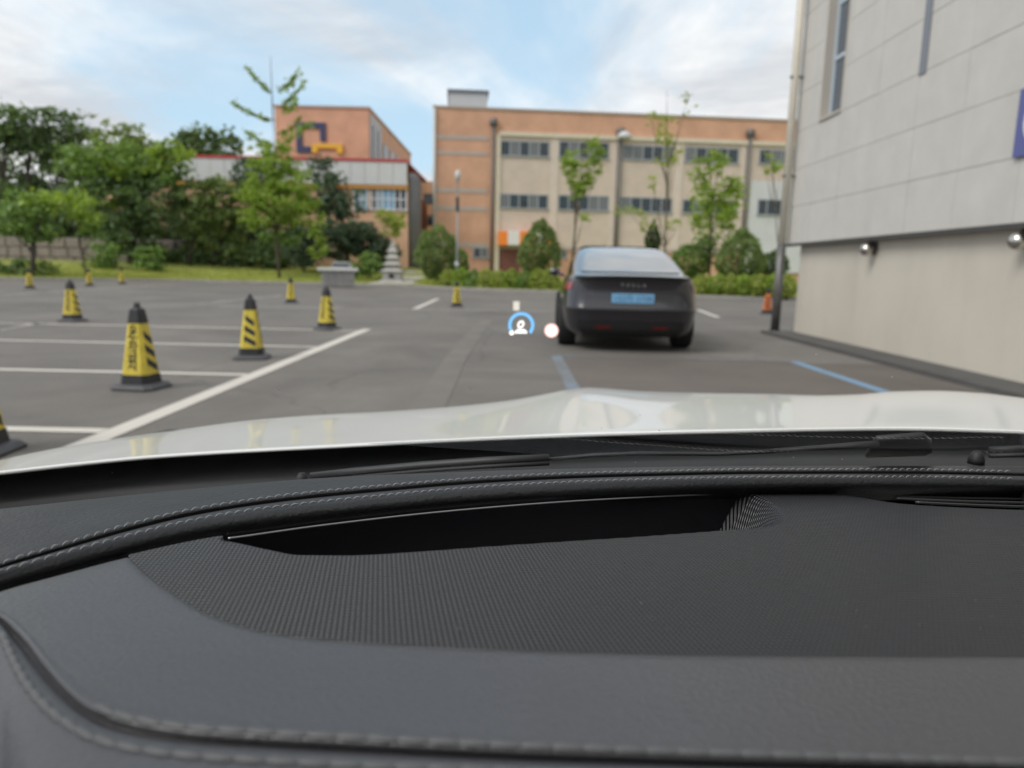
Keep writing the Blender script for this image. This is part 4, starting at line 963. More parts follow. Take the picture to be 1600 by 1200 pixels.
def widen(rows, xl=None, xr=None, fall=0.0):
    """carries a lofted sheet on, level, to the real width of the car"""
    out = []
    for P in rows:
        P = np.asarray(P)
        if xr is not None:
            tx = max(xr, P[-1][0]+0.02); e_ = [P[-1]+np.array([(tx-P[-1][0])*f_, 0, -fall*f_*f_]) for f_ in (0.2, 0.45, 0.72, 1.0)]; P = np.concatenate([P, np.array(e_)])
        if xl is not None:
            e_ = [P[0]+np.array([(xl-P[0][0])*f_, 0, -fall*f_*f_]) for f_ in (1.0, 0.66, 0.33)]; P = np.concatenate([np.array(e_), P])
        out.append(P)
    return out
# --- materials of the cabin
def grain_mat(name, color, rough, kind, spec=0.5, scale=300.0, strength=0.4, dist=0.001):
    M = mat(name, color, rough, spec=spec); T = M.node_tree; b = T.nodes['Principled BSDF']
    t = T.nodes.new('ShaderNodeTexCoord')
    if kind == 'leather':
        v = T.nodes.new('ShaderNodeTexVoronoi'); v.inputs['Scale'].default_value = scale; v.feature = 'SMOOTH_F1'
        n = T.nodes.new('ShaderNodeTexNoise'); n.inputs['Scale'].default_value = scale*0.45; n.inputs['Detail'].default_value = 3
        T.links.new(t.outputs['Object'], v.inputs[0]); T.links.new(t.outputs['Object'], n.inputs[0])
        a = T.nodes.new('ShaderNodeMath'); a.operation = 'MULTIPLY_ADD'; T.links.new(v.outputs[0], a.inputs[0]); a.inputs[1].default_value = -0.7; T.links.new(n.outputs[0], a.inputs[2]); h = a.outputs[0]
    elif kind == 'soft':
        n = T.nodes.new('ShaderNodeTexNoise'); n.inputs['Scale'].default_value = scale; n.inputs['Detail'].default_value = 6
        T.links.new(t.outputs['Object'], n.inputs[0]); h = n.outputs[0]
    else:                                                       # staggered rows of tiny dimples
        s_ = T.nodes.new('ShaderNodeSeparateXYZ'); T.links.new(t.outputs['Object'], s_.inputs[0])
        def mth(op, a, b_=None):
            q_ = T.nodes.new('ShaderNodeMath'); q_.operation = op
            for i, vv in enumerate((a, b_)):
                if vv is None: continue
                if isinstance(vv, (int, float)): q_.inputs[i].default_value = vv
                else: T.links.new(vv, q_.inputs[i])
            return q_.outputs[0]
        u_ = mth('MULTIPLY', s_.outputs[0], scale); w_ = mth('MULTIPLY', mth('ADD', s_.outputs[1], mth('MULTIPLY', s_.outputs[2], -0.7)), scale*0.72)
        aa = mth('ADD', u_, w_); bb = mth('SUBTRACT', u_, w_)
        h = mth('ADD', mth('MULTIPLY', mth('SINE', mth('ADD', u_, mth('MULTIPLY', w_, 0.25))), 0.26), mth('SINE', w_))
    rn = T.nodes.new('ShaderNodeTexNoise'); rn.inputs['Scale'].default_value = 9.0; rn.inputs['Detail'].default_value = 8; rn.inputs['Roughness'].default_value = 0.7; T.links.new(t.outputs['Object'], rn.inputs[0])
    rr_ = T.nodes.new('ShaderNodeMapRange'); T.links.new(rn.outputs[0], rr_.inputs[0])
    for i, vv in enumerate((0.3, 0.7, rough-0.07, rough+0.09)): rr_.inputs[i+1].default_value = vv
    T.links.new(rr_.outputs[0], b.inputs['Roughness'])
    bp = T.nodes.new('ShaderNodeBump'); bp.inputs['Strength'].default_value = strength; bp.inputs['Distance'].default_value = dist
    T.links.new(h, bp.inputs['Height']); T.links.new(bp.outputs[0], b.inputs['Normal'])
    return M, h
leather, _ = grain_mat('grained_leather', (0.013, 0.0135, 0.0155), 0.46, 'leather', 0.45, 470, 0.5, 0.0010)
softm, _ = grain_mat('soft_dash_skin', (0.040, 0.0395, 0.045), 0.37, 'soft', 0.95, 380, 0.45, 0.0012)
dimple, hsock = grain_mat('dimpled_panel', (0.016, 0.0168, 0.0205), 0.40, 'dimple', 0.55, 2400, 0.85, 0.0008)
gloss = mat('gloss_black', (0.011, 0.011, 0.013), 0.2, spec=0.5)
matte = mat('matte_black', (0.006, 0.006, 0.006), 0.7, spec=0.2)
thread = mat('grey_thread', (0.40, 0.40, 0.41), 0.6, var=0.12, vscale=300)
threadd = mat('dark_grey_thread', (0.092, 0.094, 0.098), 0.5, var=0.1, vscale=200)

# --- surveyed lines of the dashboard
c_back = pch([(-260, 818), (0, 795), (150, 779), (300, 764), (500, 747), (700, 738), (900, 732), (1200, 728), (1600, 728), (1880, 732)])
c_us = pch([(-260, 960), (-100, 912), (0, 880), (100, 850), (200, 820), (300, 796), (400, 780), (500, 768), (600, 759), (700, 750.5), (800, 744), (900, 739.5), (1000, 737), (1200, 733.5), (1400, 733.5), (1590, 737), (1880, 746)])
c_ls = pch([(-260, 976), (-100, 926), (0, 893), (100, 864), (200, 837), (300, 813), (400, 796), (500, 784), (600, 774), (700, 765), (800, 758), (900, 753), (1000, 749.5), (1200, 745.5), (1400, 745), (1590, 748), (1880, 757)])
c_fb = pch([(-260, 1030), (-100, 965), (0, 925), (100, 897), (200, 871), (340, 842), (360, 839.5), (500, 820), (700, 797.5), (900, 781.5), (1000, 776), (1165, 769.5), (1300, 767.5), (1600, 768), (1880, 772)])
c_de = pch([(200, 871), (222, 893), (250, 915), (290, 941), (330, 962), (420, 989), (520, 1000.5), (800, 1016), (1100, 1025), (1600, 1028), (1880, 1029)])
c_s1 = pch([(-90, 925), (-40, 938), (0, 957), (20, 969), (40, 989), (60, 1014), (80, 1040), (100, 1063), (125, 1086), (150, 1102), (200, 1119), (300, 1135), (400, 1142), (600, 1153), (800, 1163), (1000, 1171), (1200, 1178), (1600, 1190), (1880, 1200)])
c_gr = pch([(-90, 936), (-40, 950), (0, 970), (20, 990), (40, 1013), (60, 1040), (80, 1064), (100, 1085), (125, 1107), (150, 1122), (200, 1140), (300, 1156), (400, 1163), (600, 1174), (800, 1184), (1000, 1191), (1200, 1197), (1600, 1208), (1880, 1217)])
c_s2 = pch([(-90, 946), (-40, 962), (0, 988), (20, 1030), (40, 1066), (60, 1092), (80, 1112), (100, 1127), (125, 1143), (150, 1154), (200, 1168), (300, 1181), (400, 1188), (600, 1198), (800, 1206), (1000, 1213), (1200, 1219), (1600, 1230), (1880, 1239)])

# --- lower skin (the body of the dashboard)
def fe(px): return np.where(px < 200, c_fb(px), c_de(np.maximum(px, 200)))
pxE = np.concatenate([np.arange(-260, 0, 8.0), np.arange(0, 300, 3.0), np.arange(300, 1881, 8.0)])
top = fe(pxE); s1 = np.maximum(c_s1(pxE), top+1); gr = np.maximum(c_gr(pxE), top+2); s2 = np.maximum(c_s2(pxE), top+3)
rowsE = [on_dash(pxE, top, -0.010), on_dash(pxE, top, 0.0004), on_dash(pxE, top+1.5, 0.0016)]
for f_ in (0.06, 0.16, 0.3, 0.45, 0.6, 0.75, 0.88, 0.96): rowsE.append(on_dash(pxE, top+(s1-top)*f_, 0.0018))
rowsE += [on_dash(pxE, s1, 0.0022), on_dash(pxE, s1+(gr-s1)*0.45, 0.0018), on_dash(pxE, s1+(gr-s1)*0.82, -0.0002), on_dash(pxE, gr, -0.0042), on_dash(pxE, gr+(s2-gr)*0.18, -0.0002),
          on_dash(pxE, gr+(s2-gr)*0.5, 0.0016), on_dash(pxE, s2, 0.0016)]
for dp_, lf in ((40, 0.001), (110, -0.001), (220, -0.006), (380, -0.02)): rowsE.append(on_dash(pxE, s2+dp_, lf))
k = MB(); k.grid(widen(rowsE, -0.62, 1.2)); dash = cpart(k, 'dashboard', softm); fix_normals(dash)
def dpart(mb, name, mt, smooth=True, kind=None):
    o = mb.build(name, mt, None, smooth); o.parent = dash; o.matrix_parent_inverse = Matrix.Identity(4)
    if kind: o['kind'] = kind
    return o

# --- dimpled centre panel with the display well
c_lip = pch([(345, 843), (380, 850), (420, 859), (470, 867.5), (540, 868), (640, 863), (750, 855), (900, 845), (1000, 838.5), (1115, 830), (1200, 823), (1240, 812)])
lipP = on_dash(np.linspace(345, 1240, 200), c_lip(np.linspace(345, 1240, 200)))
rpx = np.array([1165, 1187, 1205, 1218, 1227, 1232]); rpy = np.array([768, 774, 783, 793, 804, 815])
ridgeP = on_dash(rpx, rpy); o_ = np.argsort(ridgeP[:, 1])
c_vt = pch([(1285, 767), (1340, 775), (1400, 785), (1500, 792), (1600, 796), (1880, 803)])
pxD = np.concatenate([np.arange(201, 360, 4.0), np.arange(360, 1300, 3.0), np.arange(1300, 1881, 6.0)])
topD = np.where(pxD > 1290, np.maximum(c_fb(pxD)-3, c_vt(pxD)), c_fb(pxD)-4); botD = c_de(pxD)+3
rowsD = []
for t_ in np.linspace(0, 1, 230):
    py = botD+(topD-botD)*t_
    P = on_dash(pxD, py)
    df = P[:, 1]-np.interp(P[:, 0], lipP[:, 0], lipP[:, 1], left=9, right=9)
    dr_ = np.interp(P[:, 1], ridgeP[o_, 1], ridgeP[o_, 0])-P[:, 0]
    sm = lambda v_, w_: (lambda q_: q_*q_*(3-2*q_))(np.clip(v_/w_, 0, 1))
    left = np.clip((pxD-345)/130, 0, 1)
    wl_ = 0.006+0.010*left
    dip = np.minimum(sm(df, wl_), sm(dr_, 0.040))*0.050
    P = P.copy(); P[:, 2] -= np.where((pxD > 345) & (pxD < 1240), dip, 0)
    if t_ == 1.0:
        ve = pxD > 1290; P[ve, 2] -= 0.006
    rowsD.append(P)
k = MB(); k.grid(widen(rowsD, None, 1.0)); fix_normals(dpart(k, 'grained_panel', dimple))
# display well: floor, back wall and a grey tube painting the rim highlight
pw = np.arange(346, 1200, 6.0)
fb = on_dash(pw, c_fb(pw)); fl = on_dash(pw, np.maximum(c_lip(pw), c_fb(pw)+1))
k = MB(); A_ = fl.copy(); B_ = fb.copy(); A_[:, 2] -= 0.036; B_[:, 2] -= 0.036; B_[:, 1] += 0.002; A_[:, 1] += 0.010
k.grid([A_, B_]); dpart(k, 'display_well', gloss)
yb_ = fb[:, 1]+0.001
k = MB(); B2 = fb.copy(); B2[:, 1] += 0.002; B3 = B2.copy(); B3[:, 2] -= 0.05; B2[:, 2] += 0.004; k.grid([B2, B3]); dpart(k, 'well_back', gloss)
k = MB(); pr = np.arange(357, 1167, 5.0); R_ = on_dash(pr, c_fb(pr)+1.0); R_[:, 1] -= 0.0005
k.tube(list(R_), 0.0007, 6); dpart(k, 'rim_highlight', mat('rim_sheen', (0.30, 0.30, 0.31), 0.3, metal=0.6))
# defroster vent on the right
pv = np.arange(1290, 1881, 10.0)
k = MB(); a_ = on_dash(pv, c_fb(pv)-2, -0.014); b_ = on_dash(pv, c_vt(pv)+6, -0.014); k.grid([b_, a_]); dv = dpart(k, 'defroster_vent', matte)
for f_, mt in ((0.12, gloss), (0.42, gloss), (0.62, gloss), (0.84, gloss)):
    ps = pv[pv > 1330+f_*110]
    if len(ps) < 3: continue
    yy_ = c_fb(ps)+(c_vt(ps)-c_fb(ps))*f_
    k = MB(); k.tube(list(on_dash(ps, yy_, -0.003)), 0.0011, 6)
    dpart(k, 'vent_slat', mat('slat_black', (0.035, 0.035, 0.037), 0.3))

# --- upper pad
bk_, us, ls, fbp = c_back(PX), c_us(PX), c_ls(PX), c_fb(PX)
gv_ = us+(ls-us)*0.48
D0 = 0.1665
drop_b = np.interp(PX, [-260, 300, 700, 1880], [0.178, 0.176, 0.1705, 0.1690])
back = on_drop(PX, bk_, drop_b)
r_a = back.copy(); r_a[:, 1] += 0.09; r_a[:, 2] -= 0.05
r_b = back.copy(); r_b[:, 1] += 0.055; r_b[:, 2] -= 0.0195
rows_ = [r_a, r_b, back]
for f_ in (0.3, 0.6, 0.85): rows_.append(on_drop(PX, bk_+(us-bk_)*f_, drop_b+(D0-drop_b)*f_**0.7))
rows_ += [on_drop(PX, us, D0), on_drop(PX, us+(gv_-us)*0.6, D0+0.0004), on_drop(PX, gv_, D0+0.0042), on_drop(PX, gv_+(ls-gv_)*0.4, D0+0.0006), on_drop(PX, ls, D0)]
L0 = rows_[-1]
f1 = on_drop(PX, ls+(fbp-ls)*0.14, D0+0.0006); f2 = on_drop(PX, ls+(fbp-ls)*0.26, D0+0.0019)
y2 = f2[:, 1]
f3 = on_y(PX, ls+(fbp-ls)*0.42, y2-0.0022); f4 = on_y(PX, ls+(fbp-ls)*0.72, y2-0.0020); f5 = on_y(PX, fbp, y2+0.004); f6 = f5.copy(); f6[:, 1] += 0.012; f6[:, 2] -= 0.012
rows_ += [f1, f2, f3, f4, f5, f6]
k = MB(); k.grid(widen(rows_, -0.64, 1.2)); fix_normals(dpart(k, 'leather_pad', leather))
def stitch_row(curve, px0, px1, pitch, r_, drop, name):
    pts = on_drop(np.arange(px0, px1, 1.5), curve(np.arange(px0, px1, 1.5)), drop)
    seg = np.linalg.norm(np.diff(pts, axis=0), axis=1); s_ = np.concatenate([[0], np.cumsum(seg)])
    k = MB(); n_ = int(s_[-1]/pitch)
    for i in range(n_):
        q_ = [np.array([np.interp(s_[-1]*0+(i+f_)*pitch, s_, pts[:, c_]) for c_ in range(3)]) for f_ in (0.06, 0.22, 0.5, 0.78, 0.94)]
        jt = random.uniform(-0.0001, 0.0002)
        dir_ = q_[4]-q_[0]; dir_ = dir_/np.linalg.norm(dir_); sid = np.cross(dir_, (0, 0, 1))
        for j, (h_, sd_) in enumerate(((-0.0006, -0.0007), (0.0004, -0.0003), (0.0009, 0.0002), (0.0004, 0.0004), (-0.0006, 0.0004))): q_[j] = q_[j]+np.array([0, 0, h_+jt])+sid*(-sd_)
        k.tube(q_, [r_*0.7, r_, r_*1.05, r_, r_*0.7], 6)
    return dpart(k, name, thread, True, 'stuff')
stitch_row(c_us, -250, 1592, 0.0062, 0.00027, D0-0.0003, 'upper_stitching')
stitch_row(c_ls, -250, 1592, 0.0062, 0.00027, D0-0.0001, 'lower_stitching')
# rounded end cap on the right edge of the pad
P = on_drop(np.array([1654.0]), np.array([748.0]), 0.1650)[0]
k = MB(); k.rings([[(P[0]+0.026*math.cos(t)*s_, P[1]+0.020*math.sin(t)*s_, P[2]-0.02+h_) for t in np.linspace(0, 2*math.pi, 24, endpoint=False)] for s_, h_ in ((1.0, -0.02), (1.0, 0.010), (0.92, 0.020), (0.7, 0.026), (0.3, 0.028))])
dpart(k, 'sensor_cap', softm)
# thick rope stitches near the camera
def rope(curve, px0, px1, pitch, r_, lift, jitter):
    px = np.arange(px0, px1, 1.0); pts = on_dash(px, curve(px), lift)
    seg = np.linalg.norm(np.diff(pts, axis=0), axis=1); s_ = np.concatenate([[0], np.cumsum(seg)])
    k = MB(); K = []
    for z_, q_ in ((-0.5, 0.25), (-0.42, 0.72), (-0.22, 1.0), (0.1, 1.02), (0.36, 0.82), (0.5, 0.35)):
        K.append([(z_, 0.30*q_*math.cos(a_)-0.10*z_, 0.24*q_*math.sin(a_)) for a_ in np.linspace(0, 2*math.pi, 10, endpoint=False)])
    k.rings(K); me = k.mesh('stitch', threadd, True)
    for i in range(int(s_[-1]/pitch)):
        c_ = np.array([np.interp((i+0.5)*pitch, s_, pts[:, a_]) for a_ in range(3)]); d_ = np.array([np.interp((i+0.9)*pitch, s_, pts[:, a_])-np.interp((i+0.1)*pitch, s_, pts[:, a_]) for a_ in range(3)])
        d_ /= np.linalg.norm(d_); sd_ = np.cross((0, 0, 1), d_); sd_ /= np.linalg.norm(sd_); up_ = np.cross(d_, sd_)
        M4 = Matrix.Identity(4)
        for a_ in range(3):
            M4[a_][0] = d_[a_]*pitch*1.14; M4[a_][1] = sd_[a_]*r_*3.3; M4[a_][2] = up_[a_]*r_*3.3; M4[a_][3] = c_[a_]
        o = bpy.data.objects.new('stitch', me); COL.objects.link(o); o.parent = dash; o.matrix_parent_inverse = Matrix.Identity(4); o.matrix_local = M4
rope(lambda p: c_s1(p)+2, 150, 1800, 0.0098, 0.0017, 0.0022, 0)
rope(lambda p: c_s2(p), 2, 1800, 0.0098, 0.0017, 0.0016, 0)

# specks of dust lying on the skin
k = MB()
for _ in range(40):
    px_, py_ = rng.uniform(420, 1600), rng.uniform(876, 985)
    if 340 < px_ < 1240 and py_ < 872: continue
    P = on_dash(px_, py_, 0.0026)[0]; q_ = abs(rng.normal(0, 0.00013))+0.00008; a_ = rng.uniform(0, 3.1); ln = rng.choice([1, 1, 1, 2.5])
    c_, s_ = math.cos(a_)*q_*ln, math.sin(a_)*q_*ln
    k.rings([[(P[0]+c_*u_-s_*w_/ln, P[1]+s_*u_+c_*w_/ln, P[2]+h_) for u_, w_ in ((-1, 0), (0, -1), (1, 0), (0, 1))] for h_ in (-0.001, 0.0002)])
dpart(k, 'dust', mat('dash_dust', (0.11, 0.11, 0.108), 0.9), False, 'stuff')
# --- windscreen plane (rises backwards over the camera)
GS = 0.51
gO = np.array([0, 0.56, 0.905]); gN = np.array([0, GS, 1.0]); gN = gN/np.linalg.norm(gN)
def gcurve(x): return 0.002+0.026*float(np.clip(x, -0.25, 0.40))-0.02*max(0.0, x-0.75)
def on_glass(px, py, off=0.0):
    p_ = at_plane(px, py, gO+gN*off, gN)
    for _ in range(3): p_ = at_plane(px, py, gO+gN*(off+gcurve(p_[0])), gN)
    return p_
def gpt(x, y, off=0.0):
    return np.array([x, y, 0.905+(0.56-y)*GS])+gN*(off+gcurve(x))
k = MB(); k.grid([[gpt(x_, y_) for x_ in np.linspace(-0.66, 1.28, 25)] for y_ in np.linspace(0.80, -0.36, 16)])
clearm = bpy.data.materials.new('clear_glass'); clearm.use_nodes = True; tt = clearm.node_tree; tt.nodes.clear()
tb = tt.nodes.new('ShaderNodeBsdfTransparent'); to = tt.nodes.new('ShaderNodeOutputMaterial'); tt.links.new(tb.outputs[0], to.inputs[0])
ws = cpart(k, 'windscreen', clearm)
# strip added low on the screen to carry the dashboard seam's reflection
bandm = bpy.data.materials.new('mirror_band_glass'); bandm.use_nodes = True; tt = bandm.node_tree; tt.nodes.clear()
tb = tt.nodes.new('ShaderNodeBsdfTransparent'); gb_ = tt.nodes.new('ShaderNodeBsdfGlossy'); gb_.inputs['Roughness'].default_value = 0.02
fr_ = tt.nodes.new('ShaderNodeFresnel'); fr_.inputs[0].default_value = 1.9
mx_ = tt.nodes.new('ShaderNodeMixShader'); to = tt.nodes.new('ShaderNodeOutputMaterial')
tt.links.new(fr_.outputs[0], mx_.inputs[0]); tt.links.new(tb.outputs[0], mx_.inputs[1]); tt.links.new(gb_.outputs[0], mx_.inputs[2]); tt.links.new(mx_.outputs[0], to.inputs[0])
c_rear = pch([(-260, 768), (0, 737), (250, 712), (500, 698), (700, 688), (900, 680), (1100, 674.5), (1400, 670), (1600, 675), (1880, 690)])
pb = np.arange(575, 1801, 18.0)
k = MB(); k.grid([[on_glass(p_, c_rear(p_)-1+w_*min(1.0, max(0.02, (p_-575)/330)), -0.003) for p_ in pb] for w_ in (35, 0)])
o = cpart(k, 'reflection_strip', bandm)

# --- bonnet
c_sil = pch([(-260, 800), (-120, 752), (0, 719), (60, 706), (130, 693), (250, 676), (400, 656), (500, 648), (600, 643), (700, 636), (800, 625), (850, 616), (890, 608.5), (920, 605.5), (950, 607), (1000, 611), (1100, 614), (1200, 615.5), (1280, 617.5), (1340, 616), (1400, 611.5), (1460, 610.5), (1530, 614), (1600, 622), (1880, 660)])
pxh = np.arange(-200, 1861, 8.0)
rear = on_drop(pxh, c_rear(pxh), 0.225)
py_r, py_s = c_rear(pxh), np.minimum(c_sil(pxh), c_rear(pxh)-4)
Yr_ = rear[:, 1]; Ys_ = np.interp(pxh, [-200, 0, 300, 700, 920, 1200, 1500, 1860], [0.85, 1.0, 1.35, 1.6, 1.72, 1.75, 1.72, 1.55])
rowsH = [rear+np.array([0, 0.020, -0.008]), rear+np.array([0, 0.0025, -0.0035]), rear+np.array([0, 0.0005, -0.0018])]
for s_ in np.linspace(0.0, 1.0, 26):
    y_ = Yr_+(Ys_-Yr_)*s_; pyy = py_r+(py_s-py_r)*(1-(1-s_)**1.7)
    if s_ == 0: pyy = pyy-1.5; y_ = y_+0.006
    rowsH.append(on_y(pxh, pyy, y_))
last = rowsH[-1]; stp = rowsH[-1]-rowsH[-2]; stp = stp/stp[:, 1:2]
for q_ in range(1, 9):
    d_ = 0.09*q_; P = last.copy(); P[:, 1] += d_; P[:, 0] += stp[:, 0]*d_*0.25; P[:, 2] += stp[:, 2]*d_-0.22*d_*d_-0.008*q_; rowsH.append(P)
k = MB(); k.grid(widen(rowsH, -0.62, 1.24, 0.03))
wp = mat('white_car_paint', (0.76, 0.765, 0.745), 0.35, coat=0.7, spec=0.5)
hood = cpart(k, 'bonnet', wp); fix_normals(hood)
# --- cowl, wipers, washer jets
cw = [on_drop(pxh, c_rear(pxh)-6, 0.238), on_drop(pxh, c_rear(pxh)+10, 0.248), on_drop(pxh, c_rear(pxh)+34, 0.256), on_drop(pxh, c_rear(pxh)+58, 0.266), on_drop(pxh, c_rear(pxh)+90, 0.29)]
k = MB(); k.grid(widen(cw, -0.62, 1.22)); cowl = cpart(k, 'cowl_panel', mat('cowl_plastic', (0.020, 0.0205, 0.021), 0.38, var=0.15, vscale=8)); fix_normals(cowl)
wpm = mat('wiper_plastic', (0.022, 0.022, 0.024), 0.5, var=0.1, vscale=40); rub = mat('wiper_rubber', (0.012, 0.012, 0.013), 0.6)
def wpath(L, off): return [on_glass(a_, b_, off) for a_, b_ in L]
def wiper(blade, neck, arm, head):
    k = MB(); k.tube(wpath(blade, 0.016), [0.0030]+[0.0036]*(len(blade)-2)+[0.0034], 8, flat=1.3); w_ = cpart(k, 'wiper', wpm)
    def sp(mb, name, mt):
        o = mb.build(name, mt, None, True); o.parent = w_; o.matrix_parent_inverse = Matrix.Identity(4); return o
    k = MB(); k.tube(wpath([(a_, b_+8) for a_, b_ in blade], 0.010), 0.0022, 6); sp(k, 'wiper_rubber', rub)
    if neck: k = MB(); k.tube(wpath(neck, 0.016), 0.0020, 8); sp(k, 'wiper_neck', wpm)
    if arm: k = MB(); k.tube(wpath(arm, 0.018), np.linspace(0.0028, 0.0052, len(arm)), 8, flat=0.7); sp(k, 'wiper_arm', wpm)
    if head:
        P = np.array(wpath(head, 0.02)); k = MB()
        k.rings([list(P), list(P+gN*0.006)]); h_ = sp(k, 'wiper_head', wpm); bevel(h_, 0.002)
wiper([(486, 744), (560, 737), (660, 728), (760, 721), (858, 716)], [(858, 718), (930, 711), (1000, 708.5), (1060, 709), (1120, 709.5), (1170, 707), (1210, 705)], [(1205, 704), (1260, 701), (1320, 697), (1372, 694)], [(1352, 716), (1368, 690), (1445, 684), (1457, 694), (1457, 708), (1448, 713)])
wiper([(1546, 704), (1600, 703), (1700, 704), (1840, 710)], None, None, None)
for px_, py_ in ((470, 745), (1531, 711)):
    P = on_glass(px_, py_, 0.011); P[2] -= 0.0015; k = MB()
    k.rings([[(P[0]+0.0058*math.cos(t)*s_, P[1]+0.004+0.0058*math.sin(t)*s_, P[2]+h_) for t in np.linspace(0, 2*math.pi, 16, endpoint=False)] for s_, h_ in ((1.25, -0.008), (1.2, -0.003), (0.95, 0.001), (0.6, 0.004), (0.1, 0.0052))])
    cpart(k, 'washer_jet', rub)
k = MB()
for px_, py_, r_ in ((437, 607, 3.0), (735, 606, 2.6), (1276, 553, 2.2), (1394, 588, 2.0), (1030, 672, 3.2), (1000, 648, 1.6), (1452, 552, 1.6), (940, 668, 1.4), (175, 738, 2.4), (993, 722, 2.0), (1316, 717, 2.2), (1240, 714, 1.6)):
    P = on_glass(px_, py_, -0.0012); q_ = r_*0.00016
    k.rings([[P+np.array([q_*math.cos(t)*a_*(1+0.4*math.sin(3*t)), q_*1.6*math.sin(t)*a_, -0.51*q_*1.6*math.sin(t)*a_])-gN*h_ for t in np.linspace(0, 2*math.pi, 7, endpoint=False)] for a_, h_ in ((0.4, 0), (1, 0.0003), (0.3, 0.0006))])
o = k.build('dust', mat('dust_speck', (0.5, 0.49, 0.47), 0.9), ws); o['kind'] = 'stuff'
# --- head up display glowing on the glass
hb_ = mat('display_blue', (0.0, 0.0, 0.0), 0.5, emit=(0.20, 0.55, 1.0), estr=0.95); hw_ = mat('display_white', (0, 0, 0), 0.5, emit=(1.0, 0.98, 0.93), estr=1.1); hr_ = mat('display_red', (0, 0, 0), 0.5, emit=(1.0, 0.60, 0.54), estr=0.9)
def hpart(mb, name, mt):
    o = mb.build(name, mt, None); o.parent = ws; o.matrix_parent_inverse = Matrix.Identity(4); return o
def flat(L, off=-0.0015): return [on_glass(a_, b_, off) for a_, b_ in L]
def ringpx(cx_, cy_, r0, r1, a0, a1, n_=40, sx=1.0, shear=0.0):
    A0, A1 = [], []
    for t in np.linspace(a0, a1, n_):
        A0.append((cx_+r0*sx*math.cos(t)-shear*r0*math.sin(t)*-1, cy_-r0*math.sin(t))); A1.append((cx_+r1*sx*math.cos(t)+shear*r1*math.sin(t), cy_-r1*math.sin(t)))
    k = MB(); k.grid([flat(A0), flat(A1)]); return k
hpart(ringpx(814.5, 508, 15.6, 20.2, math.radians(-42), math.radians(206)), 'speed_arc', hb_)
hpart(ringpx(813.8, 507, 3.0, 6.4, 0, 2*math.pi, 24, 0.85, 0.2), 'speed_digit', hw_)
k = MB(); k.add(flat([(804.5, 521), (804.5, 518), (808, 514.5), (820, 514.5), (823.5, 518), (823.5, 521)]), [(0, 1, 2, 3, 4, 5)]); hpart(k, 'unit_mark', hw_)
hpart(ringpx(799.6, 520, 0.1, 3.8, 0, 2*math.pi, 20), 'needle_dot', hw_)
hpart(ringpx(861.5, 516.5, 0.1, 8.6, 0, 2*math.pi, 28), 'warning_symbol', hw_)
hpart(ringpx(861.5, 516.5, 8.6, 11.2, 0, 2*math.pi, 28), 'warning_ring', hr_)
k = MB(); k.add(flat([(802, 485), (802, 471), (811.5, 471), (811.5, 485)]), [(0, 1, 2, 3)]); hpart(k, 'guide_mark', mat('display_cream', (0, 0, 0), 0.5, emit=(0.80, 0.76, 0.66), estr=0.8))
# --- cabin shell: roof lining, pillars, doors and rear, which shade the dashboard from behind
sh = mat('cabin_lining', (0.11, 0.105, 0.10), 0.9); dk_ = mat('cabin_trim', (0.03, 0.03, 0.03), 0.8)
k = MB(); x0, x1 = -0.62, 1.24
k.box(x0+0.05, x1-0.05, -2.3, -0.34, 1.386, 1.42)
cpart(k, 'roof', wp, smooth=False)
k = MB(); k.grid([[gpt(x_, y_, o_) for x_ in np.linspace(x0+0.05, x1-0.05, 9)] for y_, o_ in ((-0.36, -0.012), (-0.08, -0.012), (-0.075, -0.022), (-0.36, -0.03))]); cpart(k, 'header_shade', sh)  # unseen slab added under the glass to shade the pad's front
k = MB(); k.box(x0+0.05, x1-0.05, -2.28, -0.34, 1.375, 1.384); cpart(k, 'roof_lining', sh, smooth=False)
k = MB()
k.box(x0-0.12, x0-0.03, -2.3, 0.72, 0.25, 0.88); k.box(x1+0.03, x1+0.12, -2.3, 0.72, 0.25, 0.88); k.box(x0-0.03, x1+0.03, -2.4, -2.2, 0.25, 1.1); k.box(x0-0.12, x1+0.12, -2.3, 0.7, 0.18, 0.25)
cpart(k, 'door_trim', dk_, smooth=False)
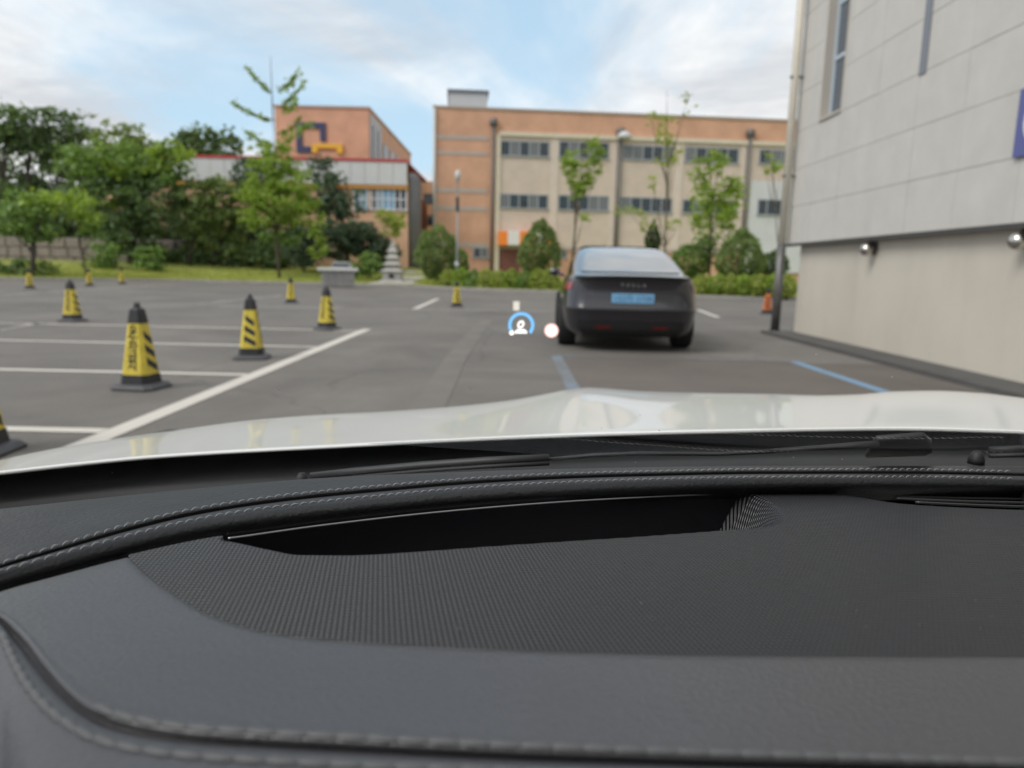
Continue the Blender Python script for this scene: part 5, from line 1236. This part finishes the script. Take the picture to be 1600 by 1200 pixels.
for sx_ in (-1, 1):
    xa = 0.31+sx_*0.99; xb = 0.31+sx_*0.88
    for L_ in ([(xa, 0.60, 0.86), (xa-sx_*0.03, 0.3, 1.05), (xb, -0.36, 1.39)], [(xa, -0.75, 0.88), (xb, -0.85, 1.39)]):
        k = MB(); k.tube(L_, 0.035, 8); cpart(k, 'pillar', dk_)
    k = MB(); k.box(xb-0.03, xb+0.03, -2.3, -0.85, 0.88, 1.385); cpart(k, 'rear_side_blocker', dk_, smooth=False)  # unseen, added in place of rear side windows to block light
k = MB(); k.box(x0-0.1, x1+0.1, -2.45, -2.3, 0.9, 1.40); cpart(k, 'rear_blocker', dk_, smooth=False)  # unseen, added to close the cabin's back against light
for xs in (0.0, 0.66):
    k = MB(); k.box(xs-0.26, xs+0.26, -0.95, -0.80, 0.45, 1.05); k.box(xs-0.26, xs+0.26, -0.80, -0.30, 0.35, 0.52)
    bevel(cpart(k, 'seat', dk_, smooth=False), 0.04)
tint = bpy.data.materials.new('dimming_glass'); tint.use_nodes = True; tt = tint.node_tree; tt.nodes.clear()
tb = tt.nodes.new('ShaderNodeBsdfTransparent'); tb.inputs[0].default_value = (0.10, 0.10, 0.105, 1); to = tt.nodes.new('ShaderNodeOutputMaterial'); tt.links.new(tb.outputs[0], to.inputs[0])
k = MB(); k.grid([[(x1+0.05, y_, 0.885), (x1-0.04, y_*0.93-0.03, 1.375)] for y_ in (0.55, 0.2, -0.2, -0.72)]); cpart(k, 'side_window', tint, smooth=False)  # unseen dark pane, added on the right only to dim that side
# white lower body so the car stands on the ground
k = MB(); k.box(x0-0.16, x1+0.16, -3.0, 0.72, 0.22, 0.80); k.box(x0-0.14, x1+0.14, 0.72, 2.1, 0.22, 0.36)
bevel(cpart(k, 'body', wp, smooth=False), 0.05)
for xs in (x0-0.08, x1+0.08):
    for yy in (1.55, -1.6):
        k = MB(); k.rings([[(xs+o_, yy+r_*math.cos(t), 0.335+r_*math.sin(t)) for t in np.linspace(0, 2*math.pi, 28, endpoint=False)] for o_, r_ in ((-0.11, 0.25), (-0.10, 0.335), (0.10, 0.335), (0.11, 0.25))])
        cpart(k, 'wheel', MATS['tyre_black'])
